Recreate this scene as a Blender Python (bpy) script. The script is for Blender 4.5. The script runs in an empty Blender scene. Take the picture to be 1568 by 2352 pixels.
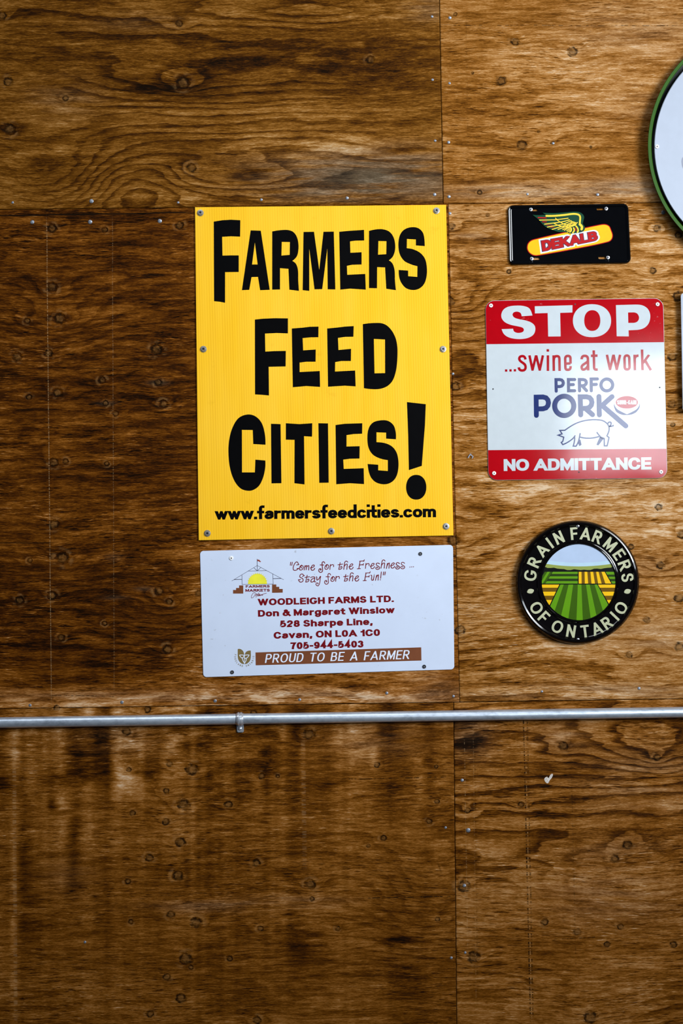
import bpy, math, random
import numpy as np
from mathutils import Matrix, Vector
from mathutils.geometry import tessellate_polygon

SC = bpy.context.scene
COL = SC.collection

# ------------------------------------------------------------------ camera, world, light, exposure
FPX = 50.0 / 36.0 * 2352.0                    # focal length in pixels of the 1568 x 2352 frame
YAW, PITCH, ROLL = math.radians(0.6), math.radians(1.9), math.radians(0.88)
CAM = np.array([-0.037, -3.5, 1.574])
fw = np.array([math.sin(YAW) * math.cos(PITCH), math.cos(YAW) * math.cos(PITCH), math.sin(PITCH)])
rt0 = np.cross(fw, [0, 0, 1.0]); rt0 /= np.linalg.norm(rt0)
up0 = np.cross(rt0, fw)
c_, s_ = math.cos(ROLL), math.sin(ROLL)
RT = rt0 * c_ - up0 * s_
UP = up0 * c_ + rt0 * s_
cam = bpy.data.cameras.new('camera'); cam.sensor_fit = 'VERTICAL'; cam.sensor_height = 36.0; cam.lens = 50.0
cam.dof.use_dof = False
camo = bpy.data.objects.new('camera', cam); COL.objects.link(camo)
M4 = Matrix.Identity(4)
for i in range(3):
    M4[i][0] = RT[i]; M4[i][1] = UP[i]; M4[i][2] = -fw[i]; M4[i][3] = CAM[i]
camo.matrix_world = M4
SC.camera = camo

wd = bpy.data.worlds.new('world'); SC.world = wd; wd.use_nodes = True
wd.node_tree.nodes['Background'].inputs[0].default_value = (0.55, 0.72, 1.0, 1)
wd.node_tree.nodes['Background'].inputs[1].default_value = 0.075

def area(name, loc, aim, sx, sy, watts, colr, spread=180):
    l = bpy.data.lights.new(name, 'AREA'); l.shape = 'RECTANGLE'; l.size = sx; l.size_y = sy
    l.energy = watts; l.color = colr; l.spread = math.radians(spread)
    o = bpy.data.objects.new(name, l); COL.objects.link(o); o.location = loc
    o.rotation_euler = (Vector(aim) - Vector(loc)).to_track_quat('-Z', 'Y').to_euler()
    return o
# daylight: a low wide window far behind on the right, plus two added unseen lamps: side light from the right, soft fill above
area('window_daylight', (3.40, -5.0, 2.50), (0.55, 0.0, 2.1), 4.2, 0.72, 44, (0.84, 0.92, 1.0), 100)
area('added_side_light', (3.30, -3.5, 3.3), (0.45, 0.0, 2.25), 1.7, 2.0, 25, (0.92, 0.96, 1.0), 50)
area('added_top_fill', (-0.6, -2.6, 5.0), (0.1, 0.0, 2.2), 2.4, 1.4, 11, (0.90, 0.95, 1.0), 70)

SC.view_settings.view_transform = 'Standard'
SC.view_settings.look = 'None'
SC.view_settings.exposure = 0.0
SC.view_settings.gamma = 1.0
SC.view_settings.use_curve_mapping = False

# ------------------------------------------------------------------ wall coordinates
def W(px, py, d=0.0):
    """point on the sheet at distance d in front of the wall plane (y = 0) seen at photo position (px, py)"""
    px = np.asarray(px, float); py = np.asarray(py, float)
    u = (px - 784.0) / FPX; v = -(py - 1176.0) / FPX
    dx = fw[0] + u * RT[0] + v * UP[0]; dy = fw[1] + u * RT[1] + v * UP[1]; dz = fw[2] + u * RT[2] + v * UP[2]
    t = (-np.asarray(d, float) - CAM[1]) / dy
    return np.stack([CAM[0] + t * dx, CAM[1] + t * dy, CAM[2] + t * dz], -1)

def PX(P):
    q = P - CAM
    z = q @ fw
    return 784.0 + FPX * (q @ RT) / z, 1176.0 - FPX * (q @ UP) / z

MM = 1e-3
# ------------------------------------------------------------------ material helpers
def lin(r, g, b):
    f = lambda c: (c / 255 / 12.92) if c <= 10.3 else ((c / 255 + .055) / 1.055) ** 2.4
    return (f(r), f(g), f(b))

class NT:
    def __init__(s, m): s.t = m.node_tree; s.n = s.t.nodes; s.l = s.t.links
    def set(s, inp, v):
        if isinstance(v, bpy.types.NodeSocket): s.l.new(v, inp)
        elif v is not None:
            if isinstance(v, (tuple, list)) and len(v) == 3 and inp.type == 'RGBA': v = (*v, 1)
            inp.default_value = v
    def math(s, op, a, b=None, c=None, clamp=False):
        n = s.n.new('ShaderNodeMath'); n.operation = op; n.use_clamp = clamp
        s.set(n.inputs[0], a)
        if b is not None: s.set(n.inputs[1], b)
        if c is not None: s.set(n.inputs[2], c)
        return n.outputs[0]
    def vscale(s, v, sc, off=(0, 0, 0)):
        n = s.n.new('ShaderNodeMapping'); s.set(n.inputs[0], v); n.inputs[1].default_value = off; n.inputs[3].default_value = sc
        return n.outputs[0]
    def noise(s, v, sc=1.0, det=2.0, rough=.5, dist=0.0):
        n = s.n.new('ShaderNodeTexNoise'); s.set(n.inputs['Vector'], v)
        n.inputs['Scale'].default_value = sc; n.inputs['Detail'].default_value = det
        n.inputs['Roughness'].default_value = rough; n.inputs['Distortion'].default_value = dist
        return n.outputs[0]
    def step(s, v, lo, hi, a=0.0, b=1.0):
        n = s.n.new('ShaderNodeMapRange'); n.interpolation_type = 'SMOOTHSTEP'
        s.set(n.inputs[0], v); s.set(n.inputs[1], lo); s.set(n.inputs[2], hi); n.inputs[3].default_value = a; n.inputs[4].default_value = b
        return n.outputs[0]
    def ramp(s, v, stops):
        n = s.n.new('ShaderNodeValToRGB'); e = n.color_ramp.elements
        while len(e) < len(stops): e.new(0.5)
        for i, (p, c) in enumerate(stops): e[i].position = p; e[i].color = (*c, 1)
        s.set(n.inputs[0], v); return n.outputs[0]
    def mix(s, f, a, b, mode='MIX'):
        n = s.n.new('ShaderNodeMix'); n.data_type = 'RGBA'; n.blend_type = mode
        s.set(n.inputs[0], f); s.set(n.inputs[6], a); s.set(n.inputs[7], b); return n.outputs[2]
    def bump(s, h, strength=.3, dist=.001, nrm=None):
        n = s.n.new('ShaderNodeBump'); n.inputs['Strength'].default_value = strength; n.inputs['Distance'].default_value = dist
        s.set(n.inputs['Height'], h)
        if nrm is not None: s.l.new(nrm, n.inputs['Normal'])
        return n.outputs[0]

def base_mat(name):
    m = bpy.data.materials.new(name); m.use_nodes = True
    return m, NT(m), m.node_tree.nodes['Principled BSDF']

def mat(name, col, rough=.4, metal=0.0, spec=.5, wear=0.06, wsc=40, bump=0.0, bsc=6.0, coat=0.0, dirt=0.0, dirtcol=(.2, .15, .1)):
    """painted or bare surface: colour with faint uneven wear, optional dents and specks"""
    m, t, b = base_mat(name)
    tc = t.n.new('ShaderNodeTexCoord').outputs['Object']
    nz = t.noise(tc, wsc, 4, .6)
    f = t.step(nz, .3, .7, 1 - wear, 1 + wear)
    mul = t.n.new('ShaderNodeMix'); mul.data_type = 'RGBA'; mul.blend_type = 'MULTIPLY'; mul.inputs[0].default_value = 1
    mul.inputs[6].default_value = (*col, 1); t.l.new(f, mul.inputs[7])
    c = mul.outputs[2]
    if dirt:
        d = t.math('MULTIPLY', t.step(t.noise(tc, 95, 3, .6), .66, .74), t.step(t.noise(tc, 7, 2), .45, .6))
        c = t.mix(t.math('MULTIPLY', d, dirt), c, dirtcol)
    t.l.new(c, b.inputs['Base Color'])
    b.inputs['Roughness'].default_value = rough; b.inputs['Metallic'].default_value = metal
    b.inputs['Specular IOR Level'].default_value = spec; b.inputs['Coat Weight'].default_value = coat
    b.inputs['Coat Roughness'].default_value = .12
    if bump:
        t.l.new(t.bump(t.noise(tc, bsc, 2), bump, .01), b.inputs['Normal'])
    return m

# ------------------------------------------------------------------ object helpers
def link(name, mesh, parent=None):
    o = bpy.data.objects.new(name, mesh); COL.objects.link(o)
    if parent is not None:
        o.parent = parent
        o.matrix_parent_inverse = Matrix.Translation(parent.location).inverted()
    return o
def empty(name, loc, label, cat):
    o = bpy.data.objects.new(name, None); COL.objects.link(o); o.location = loc; o.empty_display_size = .05
    o['label'] = label; o['category'] = cat
    return o

def parse(s):
    out = []
    for k in s.split():
        sm = k.endswith('~'); x, y = k.rstrip('~').split(','); out.append((float(x), float(y), sm))
    return out
def smooth(s, n=7, closed=True):
    """corner points stay, points marked ~ are rounded through"""
    p = parse(s) if isinstance(s, str) else s
    N = len(p); out = []
    rng = range(N) if closed else range(N - 1)
    for i in rng:
        a, b = p[i], p[(i + 1) % N]; pa, pb = np.array(a[:2]), np.array(b[:2])
        if not (a[2] or b[2]): out.append(tuple(pa)); continue
        pr, nx = np.array(p[i - 1][:2]), np.array(p[(i + 2) % N][:2])
        L = np.linalg.norm(pb - pa)
        def tan(v, ok):
            if not ok: return None
            return v / (np.linalg.norm(v) + 1e-9) * L
        ta = tan(pb - pr, a[2] and (closed or i > 0)); tb = tan(nx - pa, b[2] and (closed or i < N - 2))
        if ta is None and tb is None: ta = tb = pb - pa
        elif ta is None: ta = 1.5 * (pb - pa) - .5 * tb
        elif tb is None: tb = 1.5 * (pb - pa) - .5 * ta
        for k in range(n):
            u = k / n
            out.append(tuple((2*u**3 - 3*u*u + 1) * pa + (u**3 - 2*u*u + u) * ta + (-2*u**3 + 3*u*u) * pb + (u**3 - u*u) * tb))
    if not closed: out.append(p[-1][:2])
    return out
def Z(pts, ox, oy, sc):
    """coordinates read on an enlarged view (origin, enlargement) back to the photo's frame"""
    return [(ox + x / sc, oy + y / sc) for x, y in pts]
def ell(cx, cy, rx, ry, n=40, p=2.0, a0=0, a1=360):
    o = []
    for i in range(n + (0 if a1 - a0 == 360 else 1)):
        a = math.radians(a0 + (a1 - a0) * i / n); c, s = math.cos(a), math.sin(a)
        o.append((cx + rx * math.copysign(abs(c) ** (2 / p), c), cy + ry * math.copysign(abs(s) ** (2 / p), s)))
    return o
def sarea(p):
    a = 0
    for i in range(len(p)):
        x0, y0 = p[i - 1]; x1, y1 = p[i]; a += x0 * y1 - x1 * y0
    return a / 2
def rrect(c, r, n=7):
    """rounded quadrilateral from four corners TL TR BR BL"""
    out = []
    for i in range(4):
        p = np.array(c[i], float); a = np.array(c[i - 1], float) - p; b = np.array(c[(i + 1) % 4], float) - p
        a = a / np.linalg.norm(a) * r; b = b / np.linalg.norm(b) * r
        for k in range(n + 1):
            t = k / n * math.pi / 2
            out.append(tuple(p + a * (1 - math.sin(t)) + b * (1 - math.cos(t))))
    return out
def inset(p, d):
    p = np.array(p); s = 1 if sarea([tuple(q) for q in p]) > 0 else -1
    e = np.roll(p, -1, 0) - p; e /= (np.linalg.norm(e, axis=1, keepdims=True) + 1e-12)
    n = np.stack([-e[:, 1], e[:, 0]], 1) * s
    m = n + np.roll(n, 1, 0); m /= (np.linalg.norm(m, axis=1, keepdims=True) + 1e-9)
    c = np.clip((m * n).sum(1), .5, 1)
    return p + m * (d / c)[:, None]
def clip_half(p, nx, ny, c):
    out = []
    for i in range(len(p)):
        a, b = p[i - 1], p[i]; da = a[0] * nx + a[1] * ny - c; db = b[0] * nx + b[1] * ny - c
        if (da < 0) != (db < 0):
            t = da / (da - db); out.append((a[0] + (b[0] - a[0]) * t, a[1] + (b[1] - a[1]) * t))
        if db >= 0: out.append(b)
    return out
def clip_conv(p, conv):
    s = 1 if sarea(conv) > 0 else -1
    for i in range(len(conv)):
        (x0, y0), (x1, y1) = conv[i - 1], conv[i]
        nx, ny = -(y1 - y0) * s, (x1 - x0) * s
        p = clip_half(p, nx, ny, nx * x0 + ny * y0)
        if len(p) < 3: return []
    return p

class B:
    """collects faces given in the photo's frame at a distance from the wall; build() makes ONE mesh object"""
    def __init__(s): s.v = []; s.f = []; s.m = []
    def add(s, P, faces, mi=0):
        k = len(s.v); s.v += [tuple(q) for q in P]
        for f in faces: s.f.append(tuple(k + i for i in f)); s.m.append(mi)
    def poly(s, loops, d, mi=0):
        loops = [[tuple(q) for q in l] for l in loops]
        flat = [q for l in loops for q in l]
        if len(loops) == 1 and len(flat) <= 4:
            tri = [tuple(range(len(flat)))]
        else:
            tri = tessellate_polygon([[Vector((x, -y, 0)) for x, y in l] for l in loops])
        fs = []
        for t in tri:
            if sarea([flat[i] for i in t]) > 0: t = t[::-1]
            fs.append(tuple(t))
        a = np.array(flat); s.add(W(a[:, 0], a[:, 1], d), fs, mi)
    def wall(s, loop, d0, loop2, d1, mi=0, flip=False):
        a, b = np.array(loop), np.array(loop2); n = len(a)
        k = len(s.v)
        s.v += [tuple(q) for q in W(a[:, 0], a[:, 1], d0)] + [tuple(q) for q in W(b[:, 0], b[:, 1], d1)]
        ccw = sarea([tuple(q) for q in a]) < 0
        for i in range(n):
            j = (i + 1) % n; f = (k + i, k + j, k + n + j, k + n + i)
            if ccw == flip: f = f[::-1]
            s.f.append(f); s.m.append(mi)
    def slab(s, loop, d0, d1, bev=0.0, holes=(), mi=0):
        """a sheet with thickness from d0 to d1, edge softened by bev (pixels)"""
        top = loop
        if bev:
            top = [tuple(q) for q in inset(loop, bev)]
            s.wall(loop, d0, loop, d1 - bev * MM, mi); s.wall(loop, d1 - bev * MM, top, d1, mi)
        else: s.wall(loop, d0, loop, d1, mi)
        s.poly([top] + list(holes), d1, mi)
        for h in holes: s.wall(h, d0, h, d1, mi, flip=True)
    def sweep(s, loop, prof, cap=True, mi=0):
        prev = None
        for ins, d in prof:
            cur = ([tuple(q) for q in inset(loop, ins)] if ins else loop, d)
            if prev: s.wall(prev[0], prev[1], cur[0], cur[1], mi)
            prev = cur
        if cap: s.poly([prev[0]], prev[1], mi)
    def build(s, name, mats, parent=None, shade=False):
        me = bpy.data.meshes.new(name)
        V = np.array(s.v, float)
        me.from_pydata([tuple(q) for q in V], [], s.f)
        for m in (mats if isinstance(mats, (list, tuple)) else [mats]): me.materials.append(m)
        if any(s.m): me.polygons.foreach_set('material_index', s.m)
        if shade:
            me.polygons.foreach_set('use_smooth', [True] * len(me.polygons))
            try: me.set_sharp_from_angle(angle=math.radians(35))
            except Exception: pass
        me.update()
        o = bpy.data.objects.new(name, me); COL.objects.link(o)
        if parent is not None:
            o.parent = parent; o.matrix_parent_inverse = Matrix.Translation(parent.location).inverted()
        return o

# ------------------------------------------------------------------ strokes and lettering
def svg(d, n=9):
    import re
    tk = re.findall(r'[MLCZ]|-?\d*\.?\d+', d); i = 0; subs = []; cmd = None
    def num():
        nonlocal i
        v = float(tk[i]); i += 1; return v
    while i < len(tk):
        if tk[i] in 'MLCZ': cmd = tk[i]; i += 1
        if cmd == 'Z': subs[-1][1] = True; continue
        if cmd == 'M': subs.append([[(num(), num())], False]); cmd = 'L'
        elif cmd == 'L': subs[-1][0].append((num(), num()))
        else:
            p0 = np.array(subs[-1][0][-1]); p1 = np.array((num(), num())); p2 = np.array((num(), num())); p3 = np.array((num(), num()))
            for k in range(1, n + 1):
                u = k / n
                subs[-1][0].append(tuple((1-u)**3*p0 + 3*(1-u)**2*u*p1 + 3*(1-u)*u*u*p2 + u**3*p3))
    return subs
def strip(pts, w, closed=False, cap=.5, rnd=False):
    """convex pieces of a stroke of width w along pts"""
    q = [np.array(pts[0], float)]
    for p in pts[1:]:
        if np.linalg.norm(np.array(p) - q[-1]) > 1e-6 * max(1, w): q.append(np.array(p, float))
    if closed and np.linalg.norm(q[0] - q[-1]) < 1e-6: q.pop()
    h = w / 2
    if len(q) == 1:
        c = q[0]
        return [[tuple(c + h * np.array((math.cos(a), math.sin(a)))) for a in np.linspace(0, 2*math.pi, 17)[:-1]]] if rnd else \
               [[(c[0]-h, c[1]-h), (c[0]+h, c[1]-h), (c[0]+h, c[1]+h), (c[0]-h, c[1]+h)]]
    out = []; N = len(q)
    if not closed and not rnd and cap:
        for a, b in ((0, 1), (-1, -2)):
            v = q[a] - q[b]; v /= np.linalg.norm(v); q[a] = q[a] + v * w * cap
    seg = N if closed else N - 1
    E = [(q[(i+1) % N] - q[i]) / np.linalg.norm(q[(i+1) % N] - q[i]) for i in range(seg)]
    def off(i):
        a = E[i-1] if (closed or i > 0) else None; b = E[i % seg] if (closed or i < N - 1) else None
        if a is None: a = b
        if b is None: b = a
        na, nb = np.array((-a[1], a[0])), np.array((-b[1], b[0]))
        m = na + nb; l = np.linalg.norm(m)
        if l < 1e-6: return nb * h
        m /= l; return m * h / max(m @ nb, .2)
    O = [off(i) for i in range(N)]
    for i in range(seg):
        j = (i + 1) % N
        out.append([tuple(q[i]+O[i]), tuple(q[j]+O[j]), tuple(q[j]-O[j]), tuple(q[i]-O[i])])
    if rnd and not closed:
        for i, e in ((0, -E[0]), (N-1, E[-1])):
            a0 = math.atan2(e[1], e[0])
            out.append([tuple(q[i] + h*np.array((math.cos(a), math.sin(a)))) for a in np.linspace(a0 - math.pi/2, a0 + math.pi/2, 9)])
    return out
def draw(b, paths, w, d, f=lambda p: p, rnd=True, mi=0, closed=False, cap=0.5):
    """paths: list of point lists (or (points, width)); f maps to the photo frame"""
    for k, p in enumerate(paths):
        ww = w
        if isinstance(p, tuple) and isinstance(p[0], list): p, ww = p
        for i, poly in enumerate(strip(p, ww, closed, cap, rnd)):
            b.poly([[f(q) for q in poly]], d + k % 12 * 4e-5 + i * 4e-6, mi)

CAPS = {
 'A': (.92, 'M0,0 L.46,1 L.92,0 M.22,.27 L.7,.27'),
 'B': (.72, 'M0,0 L0,1 L.4,1 C.72,1 .72,.53 .4,.53 L.05,.53 M.05,.53 L.42,.53 C.82,.53 .82,0 .42,0 L0,0'),
 'C': (.84, 'M.82,.66 C.78,.9 .63,1 .43,1 C.13,1 0,.78 0,.5 C0,.22 .13,0 .43,0 C.63,0 .79,.1 .83,.36'),
 'D': (.78, 'M0,0 L0,1 L.35,1 C.64,1 .78,.8 .78,.5 C.78,.2 .64,0 .35,0 Z'),
 'E': (.62, 'M.62,1 L0,1 L0,0 L.62,0 M.05,.5 L.56,.5'),
 'F': (.58, 'M.58,1 L0,1 L0,0 M.05,.48 L.5,.48'),
 'G': (.86, 'M.83,.74 C.77,.93 .63,1 .43,1 C.13,1 0,.78 0,.5 C0,.22 .13,0 .43,0 C.66,0 .84,.12 .84,.40 L.52,.40'),
 'H': (.76, 'M0,0 L0,1 M.76,0 L.76,1 M.05,.5 L.7,.5'),
 'I': (0, 'M0,0 L0,1'),
 'K': (.8, 'M0,0 L0,1 M.72,1 L.06,.42 M.26,.6 L.8,0'),
 'L': (.56, 'M0,1 L0,0 L.56,0'),
 'M': (.96, 'M0,0 L0,1 M.96,0 L.96,1 M.03,1 L.48,.12 L.93,1'),
 'N': (.76, 'M0,0 L0,1 M.76,0 L.76,1 M.02,1 L.74,0'),
 'O': (.9, 'M.45,1 C.74,1 .9,.79 .9,.5 C.9,.21 .74,0 .45,0 C.16,0 0,.21 0,.5 C0,.79 .16,1 .45,1 Z'),
 'P': (.7, 'M0,0 L0,1 L.4,1 C.78,1 .78,.44 .4,.44 L.05,.44'),
 'R': (.74, 'M0,0 L0,1 L.42,1 C.78,1 .78,.46 .42,.46 L.05,.46 M.38,.44 L.74,0'),
 'S': (.7, 'M.64,.72 C.62,.93 .5,1 .34,1 C.15,1 .03,.9 .03,.75 C.03,.57 .17,.55 .35,.5 C.56,.45 .69,.42 .69,.24 C.69,.08 .53,0 .35,0 C.14,0 .02,.09 0,.28'),
 'T': (.72, 'M0,1 L.72,1 M.36,.95 L.36,0'),
 'U': (.74, 'M0,1 L0,.36 C0,.12 .13,0 .37,0 C.61,0 .74,.12 .74,.36 L.74,1'),
 'V': (.84, 'M0,1 L.42,0 L.84,1'),
 'W': (1.3, 'M0,1 L.33,0 L.65,1 L.97,0 L1.3,1'),
 'Y': (.84, 'M0,1 L.42,.45 L.84,1 M.42,.45 L.42,0'),
 '0': (.62, 'M.31,1 C.53,1 .62,.8 .62,.5 C.62,.2 .53,0 .31,0 C.09,0 0,.2 0,.5 C0,.8 .09,1 .31,1 Z'),
 '1': (.3, 'M.3,0 L.3,1 M.3,.92 C.25,.78 .15,.72 0,.72'),
 '2': (.62, 'M.02,.66 C.02,.9 .15,1 .32,1 C.5,1 .61,.88 .61,.73 C.61,.45 .05,.3 .02,0 L.62,0'),
 '3': (.62, 'M.03,.74 C.05,.92 .15,1 .31,1 C.48,1 .58,.9 .58,.76 C.58,.6 .46,.53 .28,.53 M.28,.53 C.5,.53 .62,.44 .62,.27 C.62,.1 .48,0 .31,0 C.14,0 .02,.08 0,.27'),
 '4': (.66, 'M.48,0 L.48,1 L0,.28 L.66,.28'),
 '5': (.62, 'M.57,1 L.1,1 L.05,.5 C.13,.61 .22,.64 .33,.64 C.52,.64 .62,.5 .62,.32 C.62,.12 .46,0 .26,0 C.16,0 .07,.02 0,.06'),
 '7': (.6, 'M0,1 L.6,1 C.35,.65 .25,.35 .22,0'),
 '8': (.6, 'M.3,.53 C.13,.53 .04,.63 .04,.76 C.04,.9 .14,1 .3,1 C.46,1 .56,.9 .56,.76 C.56,.63 .47,.53 .3,.53 C.1,.53 0,.42 0,.27 C0,.1 .12,0 .3,0 C.48,0 .6,.1 .6,.27 C.6,.42 .5,.53 .3,.53 Z'),
 '9': (.62, 'M.6,.66 C.6,.46 .47,.37 .31,.37 C.12,.37 .01,.5 .01,.68 C.01,.87 .13,1 .31,1 C.53,1 .62,.83 .62,.52 C.62,.18 .5,0 .28,0 C.14,0 .05,.07 .02,.2'),
 '-': (.24, 'M0,.4 L.24,.4'), '.': (0, 'M0,0'), ',': (.05, 'M.05,.05 L.05,0 L0,-.14'), ' ': (.18, ''),
 '&': (.84, 'M.84,.08 L.22,.74 C.16,.9 .22,1 .35,1 C.5,1 .56,.88 .5,.77 C.42,.62 0,.56 0,.26 C0,.1 .12,0 .3,0 C.55,0 .7,.2 .74,.46'),
}
# small letters: x height 1, ascenders reach 1.4, descenders -.35
LOW = {
 'a': (.62, 'M.04,.7 C.06,.92 .16,1 .33,1 C.52,1 .6,.9 .6,.75 L.6,.2 C.6,.1 .61,.05 .64,0 M.6,.6 C.5,.5 0,.6 0,.27 C0,.1 .1,0 .25,0 C.42,0 .6,.12 .6,.3'),
 'c': (.62, 'M.61,.68 C.58,.9 .47,1 .33,1 C.1,1 0,.8 0,.5 C0,.2 .1,0 .33,0 C.49,0 .59,.1 .62,.32'),
 'd': (.64, 'M.64,0 L.64,1.4 M.64,.5 C.64,.85 .5,1 .32,1 C.1,1 0,.8 0,.5 C0,.2 .1,0 .32,0 C.5,0 .64,.15 .64,.5'),
 'e': (.64, 'M0,.5 L.64,.5 C.64,.82 .52,1 .32,1 C.1,1 0,.8 0,.5 C0,.2 .1,0 .33,0 C.48,0 .58,.08 .62,.25'),
 'f': (.36, 'M.4,1.4 C.2,1.42 .14,1.33 .14,1.12 L.14,0 M-.06,.97 L.36,.97'),
 'g': (.64, 'M.64,1 L.64,0 C.64,-.25 .52,-.36 .32,-.36 C.17,-.36 .06,-.3 .03,-.18 M.64,.52 C.64,.85 .5,1 .32,1 C.1,1 0,.8 0,.52 C0,.24 .1,.06 .32,.06 C.5,.06 .64,.2 .64,.52'),
 'h': (.62, 'M0,0 L0,1.4 M0,.55 C.02,.88 .15,1 .34,1 C.54,1 .62,.88 .62,.66 L.62,0'),
 'i': (0, 'M0,0 L0,.98 M0,1.38'), 'l': (0, 'M0,0 L0,1.4'),
 'k': (.58, 'M0,0 L0,1.4 M.55,1 L.04,.42 M.2,.6 L.58,0'),
 'm': (1.06, 'M0,0 L0,1 M0,.6 C.02,.9 .12,1 .28,1 C.46,1 .53,.88 .53,.68 L.53,0 M.53,.6 C.55,.9 .65,1 .81,1 C.99,1 1.06,.88 1.06,.68 L1.06,0'),
 'n': (.62, 'M0,0 L0,1 M0,.55 C.02,.88 .15,1 .34,1 C.54,1 .62,.88 .62,.66 L.62,0'),
 'o': (.66, 'M.33,1 C.56,1 .66,.8 .66,.5 C.66,.2 .56,0 .33,0 C.1,0 0,.2 0,.5 C0,.8 .1,1 .33,1 Z'),
 'p': (.64, 'M0,1 L0,-.36 M0,.5 C0,.85 .14,1 .32,1 C.54,1 .64,.8 .64,.5 C.64,.2 .54,0 .32,0 C.14,0 0,.15 0,.5'),
 'r': (.38, 'M0,0 L0,1 M0,.55 C.02,.85 .15,.98 .38,.97'),
 's': (.56, 'M.52,.73 C.5,.93 .4,1 .27,1 C.12,1 .02,.9 .02,.76 C.02,.59 .14,.55 .28,.5 C.45,.45 .56,.41 .56,.25 C.56,.08 .43,0 .28,0 C.12,0 .02,.08 0,.26'),
 't': (.36, 'M.14,1.3 L.14,.3 C.14,.06 .22,0 .38,.01 M-.06,.97 L.36,.97'),
 'u': (.62, 'M.62,1 L.62,0 M0,1 L0,.34 C0,.12 .08,0 .28,0 C.47,0 .6,.12 .62,.45'),
 'v': (.62, 'M0,1 L.31,0 L.62,1'),
 'w': (.98, 'M0,1 L.25,0 L.49,1 L.73,0 L.98,1'),
 'x': (.6, 'M0,1 L.6,0 M.6,1 L0,0'),
}
def glyph(ch, xh):
    if ch in LOW:
        w, d = LOW[ch]; subs = []
        for pts, cl in svg(d):
            subs.append(([(x, (y * xh if y <= 1 else xh + (y - 1) / .4 * (1 - xh))) for x, y in pts], cl))
        return w, subs, 'low'
    w, d = CAPS[ch]
    return w, [(p, c) for p, c in svg(d)], 'cap'
def letter_polys(ch, sx, tx, ty, xh=.72, rnd=False, grow=0.0):
    """pieces of one letter, cap height 1; tx, ty: widths of upright and level strokes"""
    w, subs, kind = glyph(ch, xh)
    out = []; k = tx / ty
    for pts, cl in subs:
        q = []
        for x, y in pts:
            Y = ty / 2 + y * (1 - ty) if kind == 'cap' or y > xh + 1e-6 else ty / 2 + y / xh * (xh - ty)
            if y < 0: Y = ty / 2 + y
            q.append(((tx / 2 + x * sx) / k, Y))
        a, e = q[0], q[-1]
        diag = len(q) > 1 and abs(q[0][0] - q[1][0]) > .02 and abs(q[0][1] - q[1][1]) > .02
        for poly in strip(q, ty + 2 * grow, cl, grow / (ty + 2 * grow) if ch in 'CcSsGea236905' else 0 if ch in 'NM' and diag else 1.0 if diag and not rnd and not grow else .5, rnd):
            top = 1.0 if kind == 'cap' or max(p[1] for p in pts) > xh + .01 else xh
            lo = -1 if min(p[1] for p in pts) < -.01 else 0
            if not rnd and ch not in 'CcSsGOoeag&0123456789':
                poly = clip_half(poly, 0, 1, lo - grow)
                if len(poly) > 2: poly = clip_half(poly, 0, -1, -top - grow)
            if len(poly) > 2: out.append([(x * k, y) for x, y in poly])
        out.append(None)
    return w * sx + tx, out
def layout(txt, total, tx, gap, space=.5):
    """scale of the letter widths that makes the line as long as total"""
    sw = n = gs = 0
    for ch in txt:
        if ch == ' ': gs += space; continue
        sw += (LOW.get(ch) or CAPS[ch])[0]; n += 1
    gs += gap * (len(txt) - 1)
    return (total - n * tx - gs) / sw
def text(b, txt, p0, p1, cap, d, tx, ty, gap=.12, xh=.72, slant=0.0, space=.5, rnd=False, grow=0.0, mi=0, cap1=None):
    """a line of lettering from the baseline point p0 to p1, cap height in pixels"""
    L = math.dist(p0, p1); ux, uy = (p1[0] - p0[0]) / L, (p1[1] - p0[1]) / L
    cap1 = cap1 or cap
    tot = L / ((cap + cap1) / 2)
    sx = layout(txt, tot, tx, gap, space); pen = 0
    for nth, ch in enumerate(txt):
        if ch == ' ': pen += space + gap; continue
        w, ps = letter_polys(ch, sx, tx, ty, xh, rnd, grow)
        dd = nth % 2 * 1.2e-4
        for p in ps:
            dd += 7e-6
            if p is None: dd += 3e-5; continue
            q = []
            for x, y in p:
                X = (pen + x) / tot * L; H = cap + (cap1 - cap) * X / L
                X += y * H * slant
                q.append((p0[0] + ux * X + uy * y * H, p0[1] + uy * X - ux * y * H))
            b.poly([q], d + dd, mi)
        pen += w + gap
def arc_letter(b, ch, cx, cy, r, ang, h, d, sx, tx, ty, inward=False, mi=0, thick=None):
    """one upright letter centred at an angle on a circle; inward: its top points to the centre"""
    w, ps = letter_polys(ch, sx, tx, ty)
    a = math.radians(ang); rx, ry = math.cos(a), -math.sin(a)
    if inward: ux, uy, vx, vy = -ry, rx, -rx, -ry
    else: ux, uy, vx, vy = -ry, rx, rx, ry
    if inward: ux, uy = ry, -rx
    dd = 0
    for p in ps:
        dd += 3e-6
        if p is None: dd += 3e-5; continue
        q = [(cx + rx * r + ux * (x - w / 2) * h + vx * (y - .5) * h, cy + ry * r + uy * (x - w / 2) * h + vy * (y - .5) * h) for x, y in p]
        if thick: b.wall(q, d - thick, q, d + dd, mi)
        b.poly([q], d + dd, mi)

# ------------------------------------------------------------------ plywood wall
rng = np.random.default_rng(7)
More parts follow.
